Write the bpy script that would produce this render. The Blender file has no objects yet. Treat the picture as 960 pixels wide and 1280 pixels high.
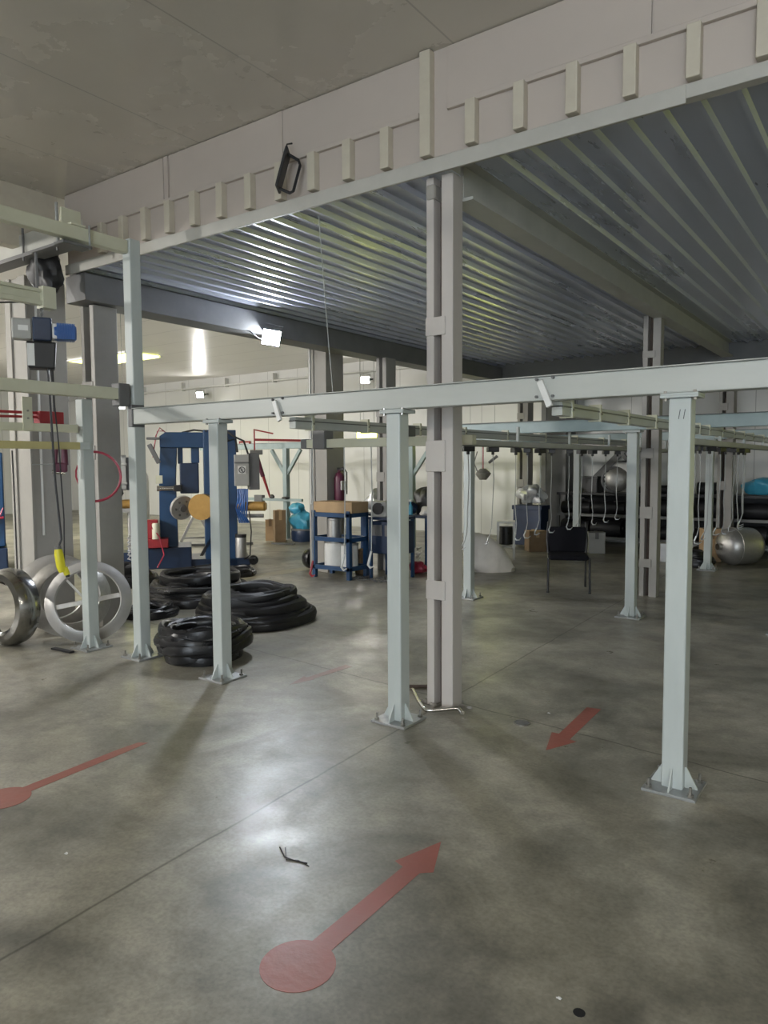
import bpy, math, random
from math import sin, cos, pi, radians, sqrt, atan2
from mathutils import Vector, Matrix
random.seed(7)
SC = bpy.context.scene
COL = SC.collection

# ------------------------------------------------------------------ camera
FPX, YAW, PIT, ROLL, CH = 906.5, radians(35.635), radians(-3.837), radians(-0.316), 1.6
cf = Vector((-sin(YAW)*cos(PIT), cos(YAW)*cos(PIT), sin(PIT)))
r0 = Vector((cos(YAW), sin(YAW), 0)); u0 = r0.cross(cf)
cr = r0*cos(ROLL) + u0*sin(ROLL); cu = -r0*sin(ROLL) + u0*cos(ROLL)
cam = bpy.data.cameras.new('camera'); co = bpy.data.objects.new('camera', cam); COL.objects.link(co)
co.matrix_world = Matrix(((cr.x, cu.x, -cf.x, 0), (cr.y, cu.y, -cf.y, 0), (cr.z, cu.z, -cf.z, CH), (0, 0, 0, 1)))
cam.sensor_fit = 'VERTICAL'; cam.sensor_height = 36.0; cam.lens = FPX/1280*36.0
cam.clip_start = 0.05; cam.clip_end = 100
SC.camera = co
CP = Vector((0, 0, CH))
def ray(x, y): return cr*((x-480)/FPX) - cu*((y-640)/FPX) + cf
def hit(x, y, ax, v):
    d = ray(x, y); return CP + d*((v-CP[ax])/d[ax])
def fl(x, y, z=0): return hit(x, y, 2, z)

# ------------------------------------------------------------------ world, exposure, light levels
w = bpy.data.worlds.new('hall_air'); SC.world = w; w.use_nodes = True
w.node_tree.nodes['Background'].inputs[0].default_value = (0.75, 0.82, 1.0, 1)
w.node_tree.nodes['Background'].inputs[1].default_value = 0.3
SC.view_settings.view_transform = 'Standard'; SC.view_settings.look = 'None'
SC.view_settings.gamma = 1; SC.view_settings.use_curve_mapping = False
SC.view_settings.exposure = 0.05
L_FLOOD, L_FILL, L_NEAR, L_DAY, L_YEL, L_YFILL, L_PANEL = 750, 1700, 120, 10, 9.0, 1.6, 31

# ------------------------------------------------------------------ materials
def nd(nt, t, **k):
    n = nt.nodes.new(t)
    for a, b in k.items(): setattr(n, a, b)
    return n
def mat(name, c, rough=.5, metal=0., c2=None, scale=6., amt=.5, bump=0., bscale=40., stretch=(1, 1, 1), emit=0., rv=.0, spec=.5):
    m = bpy.data.materials.new(name); m.use_nodes = True
    nt = m.node_tree; b = nt.nodes['Principled BSDF']
    b.inputs['Roughness'].default_value = rough; b.inputs['Metallic'].default_value = metal
    b.inputs['Specular IOR Level'].default_value = spec
    tc = nd(nt, 'ShaderNodeTexCoord'); mp = nd(nt, 'ShaderNodeMapping'); mp.inputs['Scale'].default_value = stretch
    nt.links.new(tc.outputs['Object'], mp.inputs['Vector'])
    n = nd(nt, 'ShaderNodeTexNoise'); n.inputs['Scale'].default_value = scale; n.inputs['Detail'].default_value = 6; n.inputs['Roughness'].default_value = .6
    nt.links.new(mp.outputs[0], n.inputs['Vector'])
    rp = nd(nt, 'ShaderNodeValToRGB'); rp.color_ramp.elements[0].position = .5-amt*.5; rp.color_ramp.elements[1].position = .5+amt*.5
    c2 = c2 or tuple(v*.8 for v in c)
    rp.color_ramp.elements[0].color = (*c2, 1); rp.color_ramp.elements[1].color = (*c, 1)
    nt.links.new(n.outputs['Fac'], rp.inputs['Fac']); nt.links.new(rp.outputs['Color'], b.inputs['Base Color'])
    if rv:
        mr = nd(nt, 'ShaderNodeMapRange'); mr.inputs['To Min'].default_value = max(.02, rough-rv); mr.inputs['To Max'].default_value = rough+rv
        mr.inputs['From Min'].default_value = .3; mr.inputs['From Max'].default_value = .7
        nt.links.new(n.outputs['Fac'], mr.inputs['Value']); nt.links.new(mr.outputs[0], b.inputs['Roughness'])
    if bump:
        n2 = nd(nt, 'ShaderNodeTexNoise'); n2.inputs['Scale'].default_value = bscale; n2.inputs['Detail'].default_value = 3
        nt.links.new(mp.outputs[0], n2.inputs['Vector'])
        bp = nd(nt, 'ShaderNodeBump'); bp.inputs['Strength'].default_value = bump; bp.inputs['Distance'].default_value = .01
        nt.links.new(n2.outputs['Fac'], bp.inputs['Height']); nt.links.new(bp.outputs[0], b.inputs['Normal'])
    if emit:
        b.inputs['Emission Color'].default_value = (*c, 1); b.inputs['Emission Strength'].default_value = emit
    return m
M = {}
M['post'] = mat('pale_green_grey_paint', (.48, .515, .50), .36, .0, (.41, .445, .43), 9, .6, .05, 60, (1, 1, .25))
M['beam'] = mat('light_grey_green_paint', (.47, .485, .455), .34, .0, (.38, .395, .37), 5, .6, .05, 50, (.25, 1, 1))
M['cream'] = mat('yellowed_cream_paint', (.58, .58, .46), .4, 0, (.5, .49, .36), 5, .6, .04)
M['yellow_beam'] = mat('dull_yellow_paint', (.50, .44, .20), .42, 0, (.42, .37, .18), 6)
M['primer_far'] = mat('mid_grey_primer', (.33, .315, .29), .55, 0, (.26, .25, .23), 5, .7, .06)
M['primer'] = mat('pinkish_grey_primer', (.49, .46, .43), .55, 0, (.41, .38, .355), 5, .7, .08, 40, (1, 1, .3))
M['primer_dark'] = mat('grey_primer', (.30, .29, .275), .6, 0, (.24, .23, .22), 4, .7, .06)
M['rust'] = mat('rusty_brown_web', (.12, .085, .06), .75, 0, (.06, .045, .04), 12)
M['plate'] = mat('galvanised_plate', (.45, .46, .46), .38, .6, (.3, .31, .31), 20, .6, .1)
M['bolt'] = mat('zinc_bolt', (.40, .39, .36), .35, .8, (.2, .19, .17), 30)
M['fascia'] = mat('pinkish_beige_board', (.50, .44, .39), .55, 0, (.44, .385, .34), 2.2, .8, .05, 25)
M['batten'] = mat('cream_painted_batten', (.56, .52, .42), .5, 0, (.48, .43, .35), 10, .6, .1, 30)
M['channel'] = mat('grey_painted_channel', (.46, .45, .41), .5, 0, (.38, .37, .335), 6, .6, .06)
M['deck'] = mat('galvanised_corrugated_sheet', (.62, .65, .75), .30, .45, (.48, .51, .61), 3, .8, .05, 12, (1, .15, 1), rv=.06)  # base colour made bluer and lighter to take in lens flare
M['girder'] = mat('blue_grey_girder', (.17, .17, .168), .5, .0, (.13, .13, .13), 4)
M['girder_light'] = mat('pale_grey_girder', (.46, .46, .42), .5, .0, (.36, .36, .33), 3)
M['concol'] = mat('grey_concrete_column', (.34, .325, .295), .7, 0, (.26, .25, .23), 3, .8, .12, 25)
M['wallp'] = None
M['chrome'] = mat('polished_steel', (.62, .61, .58), .16, 1., (.5, .49, .46), 8, .6, .03, 8)
M['darksteel'] = mat('dark_polished_steel', (.36, .36, .35), .18, 1., (.24, .24, .23), 8, .6, .03, 8)
M['brushed'] = mat('brushed_aluminium', (.50, .49, .47), .40, .75, (.38, .37, .35), 30, .6, .05, 60)
M['ringw'] = mat('dull_white_aluminium', (.50, .49, .47), .4, .45, (.36, .35, .34), 7, .7, .06)
M['rubber'] = mat('black_rubber', (.009, .009, .010), .34, 0, (.014, .014, .016), 15, .6, .12, 30, rv=.1, spec=.4)
M['rubber_matte'] = mat('matte_black_rubber', (.011, .011, .013), .5, 0, (.017, .017, .019), 9, .6, .15, 22, spec=.35)
M['black'] = mat('black_plastic', (.014, .014, .016), .45)
M['cord'] = mat('grey_cord', (.36, .37, .36), .5, .2)
M['cordb'] = mat('dark_cord', (.03, .03, .033), .5)
M['fabric'] = mat('black_upholstery', (.006, .006, .009), .85, 0, (.009, .009, .012), 60, .6, .2, 300, spec=.15)
M['blue'] = mat('machine_blue_paint', (.013, .055, .14), .38, 0, (.009, .04, .105), 6)
M['navy'] = mat('dark_navy_paint', (.012, .03, .075), .4, 0, (.009, .02, .05), 6)
M['hoistblue'] = mat('bright_blue_casting', (.03, .13, .42), .4, 0, (.02, .09, .3), 12)
M['brass'] = mat('brass_yellow_roller', (.42, .25, .07), .4, .3, (.33, .19, .05), 12)
M['red'] = mat('red_paint', (.32, .025, .03), .4, 0, (.24, .018, .025), 8)
M['hose'] = mat('red_air_hose', (.36, .03, .06), .4)
M['maroon'] = mat('dark_maroon_plastic', (.10, .015, .04), .45)
M['yellow'] = mat('yellow_plastic', (.72, .66, .03), .4, 0, (.6, .54, .02), 10)
M['cardboard'] = mat('brown_cardboard', (.42, .29, .16), .8, 0, (.34, .23, .125), 8)
M['carton_dark'] = mat('worn_brown_carton', (.22, .15, .085), .8, 0, (.17, .11, .06), 8)
M['white'] = mat('white_plastic', (.7, .7, .68), .4, 0, (.6, .6, .58), 8)
M['sack'] = mat('white_woven_sack', (.76, .72, .66), .7, 0, (.62, .58, .53), 9, .7, .3, 60)
M['foil'] = mat('crumpled_clear_film', (.62, .63, .63), .22, .3, (.4, .41, .42), 14, .7, .5, 25)
M['bluebag'] = mat('sky_blue_plastic', (.06, .33, .48), .35, 0, (.04, .24, .37), 9, .7, .3, 20)
M['tealframe'] = mat('pale_teal_frame', (.34, .42, .42), .4, 0, (.27, .34, .34), 6)
M['grey_box'] = mat('grey_enamel_cabinet', (.36, .36, .34), .45, 0, (.31, .31, .29), 5)
M['grey_dark'] = mat('dark_grey_enamel', (.14, .14, .14), .45)
M['stain_red'] = None
M['lens'] = mat('floodlight_lens', (.86, .92, 1.0), .3, emit=L_FLOOD)
M['lens_fill'] = mat('fill_floodlight_lens', (1.0, .97, .92), .3, emit=L_FILL)
M['lens_wall'] = mat('wall_floodlight_lens', (1.0, .97, .93), .3, emit=260)
M['lens_near'] = mat('near_floodlight_lens', (1.0, .93, .80), .3, emit=L_NEAR)
M['tube'] = mat('fluorescent_tube', (.95, 1., .95), .3, emit=9)
M['yglass'] = mat('yellow_translucent_sheet', (.80, .84, .14), .4, emit=L_YEL)
M['yfill'] = mat('added_yellow_glow', (.80, .84, .14), .4, emit=L_YFILL)
M['panel'] = mat('fill_light_panel', (1., .95, .86), .4, emit=L_PANEL)
M['day'] = mat('daylight_glazing', (.80, .90, 1.0), .4, emit=L_DAY)

def panel_mat(name, c, c2, axis, pitch, rough, bump=.3, scale=1.2, line=.9, rv=0.):
    """sandwich panels: flat sheets with a fine seam every pitch metres along axis"""
    m = mat(name, c, rough, 0, c2, scale, .8, .02, 8, rv=rv)
    nt = m.node_tree; b = nt.nodes['Principled BSDF']
    tc = nd(nt, 'ShaderNodeTexCoord'); sp = nd(nt, 'ShaderNodeSeparateXYZ'); nt.links.new(tc.outputs['Object'], sp.inputs[0])
    mo = nd(nt, 'ShaderNodeMath', operation='PINGPONG'); mo.inputs[1].default_value = pitch/2
    nt.links.new(sp.outputs[axis], mo.inputs[0])
    lt = nd(nt, 'ShaderNodeMath', operation='LESS_THAN'); lt.inputs[1].default_value = .006
    nt.links.new(mo.outputs[0], lt.inputs[0])
    mx = nd(nt, 'ShaderNodeMix', data_type='RGBA'); mx.blend_type = 'MULTIPLY'
    src = b.inputs['Base Color'].links[0].from_socket
    nt.links.new(lt.outputs[0], mx.inputs['Factor']); nt.links.new(src, mx.inputs['A']); mx.inputs['B'].default_value = (line*.6, line*.6, line*.6, 1)
    nt.links.new(mx.outputs['Result'], b.inputs['Base Color'])
    return m
M['ceil'] = panel_mat('ceiling_sandwich_panel', (.60, .565, .50), (.50, .465, .41), 'X', 1.15, .27, line=1.2, rv=.12)
M['ceil_far'] = panel_mat('white_ceiling_panel', (.80, .78, .74), (.72, .70, .66), 'Y', .9, .3, line=.9)
M['wallp'] = panel_mat('white_wall_panel', (.70, .70, .68), (.62, .62, .60), 'X', 1.1, .4)
M['wally'] = panel_mat('white_side_wall_panel', (.70, .70, .68), (.62, .62, .60), 'Y', 1.1, .4)

def floor_mat():
    m = bpy.data.materials.new('polished_stained_concrete'); m.use_nodes = True
    nt = m.node_tree; b = nt.nodes['Principled BSDF']; L = nt.links.new
    tc = nd(nt, 'ShaderNodeTexCoord'); P = tc.outputs['Object']
    def noise(s, d=6, r=.62, vec=None, dist=0.):
        vec = vec or P
        n = nd(nt, 'ShaderNodeTexNoise'); n.inputs['Scale'].default_value = s; n.inputs['Detail'].default_value = d; n.inputs['Roughness'].default_value = r
        n.inputs['Distortion'].default_value = dist; L(vec, n.inputs['Vector']); return n.outputs['Fac']
    def ramp(f, p0, c0, p1, c1):
        r = nd(nt, 'ShaderNodeValToRGB'); e = r.color_ramp.elements
        e[0].position, e[1].position = p0, p1; e[0].color, e[1].color = (*c0, 1), (*c1, 1); L(f, r.inputs['Fac']); return r.outputs['Color']
    def mul(a, c, f=1.):
        x = nd(nt, 'ShaderNodeMix', data_type='RGBA'); x.blend_type = 'MULTIPLY'; x.inputs['Factor'].default_value = f
        L(a, x.inputs['A']); L(c, x.inputs['B']); return x.outputs['Result']
    def math(op, a, v=None):
        x = nd(nt, 'ShaderNodeMath', operation=op)
        for i, q in enumerate((a, v)):
            if q is None: continue
            if isinstance(q, (int, float)): x.inputs[i].default_value = q
            else: L(q, x.inputs[i])
        return x.outputs[0]
    mp = nd(nt, 'ShaderNodeMapping'); mp.inputs['Rotation'].default_value = (0, 0, .6); mp.inputs['Scale'].default_value = (1, 2.6, 1); L(P, mp.inputs[0])
    base = ramp(noise(.8, 7, .65, dist=.4), .3, (.245, .235, .20), .7, (.44, .42, .36))
    c = mul(base, ramp(noise(3.2, 8, .7, None, .3), .25, (.62, .62, .60), .7, (1.08, 1.07, 1.05)))
    c = mul(c, ramp(noise(9, 8, .78), .3, (.76, .76, .75), .66, (1.06, 1.06, 1.05)))
    c = mul(c, ramp(noise(60, 2, .5), .35, (.86, .86, .86), .6, (1.03, 1.03, 1.03)))
    c = mul(c, ramp(noise(1.1, 5, .6, dist=.8), .36, (.56, .56, .55), .60, (1.08, 1.07, 1.05)))      # oil stains
    sp = nd(nt, 'ShaderNodeSeparateXYZ'); L(P, sp.inputs[0]); X, Y = sp.outputs[0], sp.outputs[1]
    wob = math('MULTIPLY', math('SUBTRACT', noise(2.5, 2), .5), .03)
    jx = math('ABSOLUTE', math('ADD', math('ADD', X, 2.285), math('ADD', math('MULTIPLY', Y, .04), wob)))
    jy = math('ABSOLUTE', math('ADD', math('ADD', Y, -3.927), math('ADD', math('MULTIPLY', X, .096), math('MULTIPLY', wob, 1.6))))
    jl = math('MINIMUM', jx, jy)
    jl2 = math('MINIMUM', jl, math('ABSOLUTE', math('ADD', Y, math('ADD', wob, -8.1))))
    c = mul(c, ramp(jl2, .002, (.38, .37, .35), .009, (1, 1, 1)))
    L(c, b.inputs['Base Color'])
    rr = nd(nt, 'ShaderNodeMapRange'); rr.inputs['From Min'].default_value = .3; rr.inputs['From Max'].default_value = .7
    rr.inputs['To Min'].default_value = .25; rr.inputs['To Max'].default_value = .5
    L(noise(2.4, 8, .74), rr.inputs['Value']); L(rr.outputs[0], b.inputs['Roughness'])
    b.inputs['Specular IOR Level'].default_value = .5
    bp = nd(nt, 'ShaderNodeBump'); bp.inputs['Strength'].default_value = .22; bp.inputs['Distance'].default_value = .006
    L(noise(14, 5, .6), bp.inputs['Height']); L(bp.outputs[0], b.inputs['Normal'])
    return m
M['floor'] = floor_mat()
M['stain_red'] = mat('worn_red_floor_paint', (.34, .095, .07), .38, 0, (.26, .095, .07), 5, .6, .15, 30)
M['stain_red_worn'] = mat('faded_red_floor_paint', (.22, .105, .085), .36, 0, (.20, .15, .13), 6, .4, .15, 30)
M['stain_yellow'] = mat('faded_yellow_floor_paint', (.36, .32, .19), .4, 0, (.3, .28, .21), 6, .4)

# ------------------------------------------------------------------ mesh builder
class MB:
    def __init__(s): s.v, s.f, s.sm = [], [], []
    def add(s, vs, fs, smooth=False, mx=None):
        o = len(s.v); s.v += [tuple(mx @ Vector(q)) if mx else tuple(q) for q in vs]
        for q in fs: s.f.append(tuple(i+o for i in q)); s.sm.append(smooth)
        return s
    def box(s, x0, x1, y0, y1, z0, z1, mx=None):
        vs = [(x, y, z) for x in (x0, x1) for y in (y0, y1) for z in (z0, z1)]
        return s.add(vs, [(0, 1, 3, 2), (4, 6, 7, 5), (0, 4, 5, 1), (2, 3, 7, 6), (0, 2, 6, 4), (1, 5, 7, 3)], mx=mx)
    def bar(s, p, q, wd, h, up=(0, 0, 1)):
        p, q = Vector(p), Vector(q); d = q-p; l = d.length; d.normalize(); up = Vector(up)
        if abs(d.dot(up)) > .98: up = Vector((0, 1, 0))
        x = d.cross(up).normalized(); z = x.cross(d)
        mx = Matrix(((x.x, d.x, z.x, p.x), (x.y, d.y, z.y, p.y), (x.z, d.z, z.z, p.z), (0, 0, 0, 1)))
        return s.box(-wd/2, wd/2, 0, l, -h/2, h/2, mx)
    def tube(s, pts, r, n=8, closed=False, flat=1.):
        pts = [Vector(p) for p in pts]; N = len(pts); vs = []; prev = None
        for i, p in enumerate(pts):
            if closed: t = pts[(i+1) % N]-pts[i-1]
            else: t = pts[min(i+1, N-1)]-pts[max(i-1, 0)]
            t.normalize()
            ref = Vector((0, 0, 1)) if abs(t.z) < .9 else Vector((1, 0, 0))
            x = t.cross(ref).normalized() if prev is None else (prev - t*prev.dot(t)).normalized()
            prev = x; y = t.cross(x)
            rr = r[i] if isinstance(r, (list, tuple)) else r
            vs += [p + x*cos(2*pi*k/n)*rr + y*sin(2*pi*k/n)*rr*flat for k in range(n)]
        fs = [((i % N)*n+k, (i % N)*n+(k+1) % n, ((i+1) % N)*n+(k+1) % n, ((i+1) % N)*n+k) for i in range(N if closed else N-1) for k in range(n)]
        s.add(vs, fs, True)
        if not closed:
            o = len(s.v)-len(vs); s.f += [tuple(o+k for k in range(n))[::-1], tuple(o+(N-1)*n+k for k in range(n))]; s.sm += [False, False]
        return s
    def cyl(s, p, q, r, n=20): return s.tube([p, q], r, n)
    def lathe(s, prof, mx=None, n=40, closed=False, smooth=True):
        vs = [(r*cos(2*pi*k/n), r*sin(2*pi*k/n), z) for r, z in prof for k in range(n)]; m = len(prof)
        fs = [(i*n+k, i*n+(k+1) % n, ((i+1) % m)*n+(k+1) % n, ((i+1) % m)*n+k) for i in range(m if closed else m-1) for k in range(n)]
        if not closed:
            fs += [tuple(range(n))[::-1], tuple((m-1)*n+k for k in range(n))]
        return s.add(vs, fs, smooth, mx)
    def prism(s, poly, y0, y1, mx=None):
        """poly of (x, z), extruded along y"""
        n = len(poly); vs = [(x, y0, z) for x, z in poly]+[(x, y1, z) for x, z in poly]
        return s.add(vs, [tuple(range(n)), tuple(range(2*n-1, n-1, -1))]+[(k, n+k, n+(k+1) % n, (k+1) % n) for k in range(n)], mx=mx)
    def flat(s, poly, z0, z1):
        n = len(poly); vs = [(x, y, z0) for x, y in poly]+[(x, y, z1) for x, y in poly]
        return s.add(vs, [tuple(range(n))[::-1], tuple(range(n, 2*n))]+[(k, (k+1) % n, n+(k+1) % n, n+k) for k in range(n)])
    def blob(s, c, rx, ry, rz, seed=0, amt=.12, n=20, m=12, flatb=True):
        rnd = random.Random(seed); ph = [rnd.uniform(0, 6.28) for _ in range(6)]
        vs = []
        for i in range(m+1):
            th = pi*i/m
            for k in range(n):
                a = 2*pi*k/n
                g = 1+amt*(sin(3*a+ph[0]+2*th)+.7*sin(5*a+ph[1]-3*th)+.6*sin(4*th+ph[2]+a)+.4*sin(9*a+ph[3]+5*th))*sin(th)
                z = cos(th)*rz*g
                if flatb: z = max(z, -rz*.72)
                vs.append((c[0]+rx*g*sin(th)*cos(a), c[1]+ry*g*sin(th)*sin(a), c[2]+z))
        return s.add(vs, [(i*n+k, (i+1)*n+k, (i+1)*n+(k+1) % n, i*n+(k+1) % n) for i in range(m) for k in range(n)], True)
    def build(s, name, m, parent=None, bevel=0., loc=None, rz=None):
        me = bpy.data.meshes.new(name); me.from_pydata(s.v, [], s.f); me.validate(); me.update()
        if len(me.polygons) == len(s.sm): me.polygons.foreach_set('use_smooth', s.sm)
        if any(s.sm): me.set_sharp_from_angle(angle=radians(38))
        me.materials.append(M[m] if isinstance(m, str) else m)
        o = bpy.data.objects.new(name, me); COL.objects.link(o)
        if parent: o.parent = parent
        if loc is not None: o.location = loc
        if rz is not None: o.rotation_euler = (0, 0, rz)
        if bevel:
            b = o.modifiers.new('edge', 'BEVEL'); b.width = bevel; b.segments = 2; b.limit_method = 'ANGLE'; b.angle_limit = radians(50)
        return o
def tag(o, label, cat, group=None, kind=None):
    o['label'] = label; o['category'] = cat
    if group: o['group'] = group
    if kind: o['kind'] = kind
    return o
def thing(name, label, cat, loc=(0, 0, 0), rz=0, group=None, scale=None):
    o = bpy.data.objects.new(name, None); COL.objects.link(o); o.location = loc; o.rotation_euler = (0, 0, rz)
    o.empty_display_size = .1
    return tag(o, label, cat, group)
def struct(o): o['kind'] = 'structure'; return o
def dup(root, label, loc=None, rz=None, group=None):
    r = root.copy(); COL.objects.link(r); r['label'] = label
    if loc is not None: r.location = loc
    if rz is not None: r.rotation_euler = (0, 0, rz)
    if group: r['group'] = group
    for c in list(root.children):
        d = c.copy(); COL.objects.link(d); d.parent = r
        for g in list(c.children):
            e = g.copy(); COL.objects.link(e); e.parent = d
    return r
def facing(p):
    """rotation that turns local +X to the photo's right and local +Y away from the camera, for a thing at p"""
    return atan2(-p[0], p[1])
def lookm(loc, d, up=(0, 0, 1)):
    """matrix whose local +Z points along d"""
    d = Vector(d).normalized(); up = Vector(up)
    if abs(d.dot(up)) > .97: up = Vector((0, 1, 0))
    x = up.cross(d).normalized(); y = d.cross(x)
    return Matrix(((x.x, y.x, d.x, loc[0]), (x.y, y.y, d.y, loc[1]), (x.z, y.z, d.z, loc[2]), (0, 0, 0, 1)))
ORD = ['nearest', 'second', 'third', 'fourth', 'fifth', 'sixth', 'seventh', 'eighth', 'ninth', 'tenth', 'eleventh', 'twelfth', 'thirteenth']

# ================================================================== SETTING
struct(MB().box(-24, 8, -8, 14.8, -.2, 0).build('floor', 'floor'))
struct(MB().box(-6.6, 8, -8, 14.8, 4.125, 4.3).build('ceiling', 'ceil'))
struct(MB().box(-24, -6.6, -8, 14.8, 4.125, 4.3).build('ceiling', 'ceil_far'))
struct(MB().box(-24, 2.6, 14.5, 14.8, 0, 4.125).box(6.2, 8, 14.5, 14.8, 0, 4.125).box(2.6, 6.2, 14.5, 14.8, 0, .2).box(2.6, 6.2, 14.5, 14.8, 2.9, 4.125).build('wall_far', 'wallp'))
struct(MB().box(-24.2, -24, -8, 14.8, 0, 4.125).build('wall_left', 'wally'))
struct(MB().box(8, 8.2, -8, 14.8, 0, 4.125).build('wall_right', 'wally'))
struct(MB().box(-24, -1, -8.2, -8, 0, 4.125).box(5, 8, -8.2, -8, 0, 4.125).box(-1, 5, -8.2, -8, 3.8, 4.125).build('wall_back', 'wallp'))
# glazed openings of the hall: the big gate behind the photographer; plus an added yellow glow panel in the far wall
g = struct(MB().box(-1, 5, -8.14, -8.06, .05, 3.8).build('window_1', 'day'))
fr = MB()
for x in (-1, .5, 2, 3.5, 5): fr.box(x-.04, x+.04, -8.05, -7.98, 0, 3.8)
for z in (.03, 1.3, 2.6, 3.77): fr.box(-1, 5, -8.05, -7.98, z-.03, z+.03)
fr.build('window_frame', 'grey_dark', g)
g = struct(MB().box(2.6, 6.2, 14.62, 14.7, .2, 2.9).build('yellow_fill_panel', 'yfill'))  # unseen glowing panel, added to throw yellow onto the deck ribs
fr = MB()
for x in (2.6, 3.8, 5, 6.2): fr.box(x-.03, x+.03, 14.5, 14.6, .2, 2.9)
fr.build('window_frame', 'grey_dark', g)
g = struct(MB().box(-16.6, -14.2, 9.95, 10.85, 4.105, 4.12).build('window_3', 'yglass'))
MB().box(-16.65, -14.15, 9.9, 9.95, 4.08, 4.125).box(-16.65, -14.15, 10.85, 10.9, 4.08, 4.125).build('window_frame', 'white', g)

# fascia: boarded upstand that closes the upper floor off from the hall
fa = struct(MB().box(-6.5, 8, 3.96, 4.02, 3.475, 4.125).build('trim_1', 'fascia'))
for x0, x1 in ((-6.5, -5.05), (-4.97, -3.755), (-3.70, -2.535), (-2.335, -1.13), (-1.12, .3), (.31, 1.8), (1.81, 3.3)):
    MB().box(x0, x1, 3.945, 3.96, 3.775, 4.118).build('upper_board', 'fascia', fa, .002)
for x0, x1 in ((-6.5, -2.535), (-2.335, 8)):
    MB().box(x0, x1, 3.93, 3.96, 3.745, 3.778).build('ledge', 'fascia', fa, .004)
for k in range(-12, 13):
    x = -2.16+.3115*k
    if k == -1: MB().box(x-.04, x+.035, 3.90, 3.96, 3.492, 4.118).build('tall_batten', 'batten', fa, .004)
    elif x < 2.2: MB().box(x-.034, x+.034, 3.90, 3.96, 3.492, 3.752+random.uniform(-.006, .008)).build('batten', 'batten', fa, .005)
for x in (-5.01, -3.728):
    MB().box(x-.024, x+.024, 3.94, 3.96, 3.775, 4.118).build('cover_strip', 'fascia', fa, .002)
ch = struct(MB().box(-6.5, 8, 3.93, 4.0, 3.408, 3.478).box(-6.5, -.95, 3.925, 3.94, 3.385, 3.478).build('trim_2', 'channel', None, .004))

# mezzanine deck with its corrugated soffit
dk = thing('mezzanine_deck', 'dark galvanised corrugated mezzanine deck above the right half of hall', 'deck', (0, 0, 3.4))
def deck_sheet(x0, x1, y0, y1):
    m = MB(); xs = []; k = math.floor((x0+2.26)/.19)
    prof = [(x0, .085)]
    while True:
        c = -2.26+.19*k; k += 1
        if c-.04 < x0: continue
        if c+.04 > x1: break
        prof += [(c-.026, .085), (c-.013, .05), (c+.013, .05), (c+.026, .085)]
    prof += [(x1, .085)]
    pts = prof + [(x1, .2), (x0, .2)]
    n = len(prof); vs = [(x, y0, z) for x, z in prof]+[(x, y1, z) for x, z in prof]
    m.add(vs, [(i, i+1, n+i+1, n+i) for i in range(n-1)])
    return m
deck_sheet(-6.48, -2.42, 4.0, 12.85).build('corrugated_sheet', 'deck', dk)
deck_sheet(-2.28, 5.5, 4.0, 12.85).build('corrugated_sheet', 'deck', dk)
MB().box(-6.5, 5.5, 4.02, 12.9, .09, .2).build('deck_slab', 'primer_dark', dk)
def ibeam_y(x, y0, y1, z0, z1, wd):
    return MB().box(x-wd/2, x+wd/2, y0, y1, z0, z0+.02).box(x-wd/2, x+wd/2, y0, y1, z1-.02, z1).box(x-.012, x+.012, y0, y1, z0+.02, z1-.02)
ibeam_y(-2.35, 4.15, 12.7, -.14, .10, .16).build('girder', 'girder_light', dk)
MB().box(-6.62, -6.30, 4.0, 12.85, -.25, .0).build('girder', 'girder', dk, .004)
MB().box(-6.55, -6.44, 4.0, 12.85, 0, .2).build('girder', 'girder', dk, .004)
MB().box(1.55, 1.75, 4.0, 12.85, -.14, .10).build('girder', 'girder_light', dk)
MB().box(-6.5, 5.5, 12.7, 12.9, -.2, .11).build('girder', 'girder', dk)
# header over the hall's left edge and the runway beam beyond it
struct(MB().box(-6.72, -6.6, -8, 3.93, 3.58, 4.125).build('trim_3', 'batten'))
o = thing('runway_beam', 'blue grey overhead runway beam crossing the left edge of the photo', 'beam', (-9.5, 3.6, 3.48))
MB().box(-3.2, 3.75, -.05, .05, .02, .2).build('beam_web', 'girder_light', o, .004)
MB().box(-3.2, 3.75, -.08, .08, -.015, .02).build('bottom_flange', 'grey_dark', o, .003)
for k in range(5):
    x = 3.55-k*.55; MB().cyl((x, -.07, -.05), (x, -.07, .24), .011, 8).build('hanger_rod', 'grey_dark', o)

# ------------------------------------------------------------------ columns
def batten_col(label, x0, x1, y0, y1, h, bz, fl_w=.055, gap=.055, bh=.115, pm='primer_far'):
    t = thing('battened_column', label, 'column', ((x0+x1)/2, (y0+y1)/2, 0))
    hx, hy = (x1-x0)/2, (y1-y0)/2
    MB().box(-hx, -hx+fl_w, -hy, hy, 0, h).build('left_channel', pm, t, .004)
    MB().box(-hx+fl_w+gap, hx, -hy, hy, 0, h).build('right_channel', pm, t, .006)
    MB().box(-hx+fl_w, -hx+fl_w+gap, hy*.3, hy*.9, 0, h).build('web', 'rust', t)
    for z, b in bz:
        MB().box(-hx-.004, -hx+fl_w+gap+.03, -hy-.008, -hy+.01, z-b/2, z+b/2).build('batten_plate', pm, t, .003)
    return t
b0 = batten_col('pinkish grey battened steel column in the centre, beside the middle post', -2.53, -2.335, 4.01, 4.135, 3.40,
                ((.772, .125), (1.645, .20), (2.47, .115)), pm='primer')
m = MB()
for i in range(26):
    a = random.uniform(0, 2*pi); r = random.uniform(.09, .17)
    m.blob((cos(a)*r*1.1, sin(a)*r*.8, .006), random.uniform(.01, .03), random.uniform(.01, .03), random.uniform(.006, .014), i, .3, 7, 5)
m.build('grout_crumbs', 'concol', b0)
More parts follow.
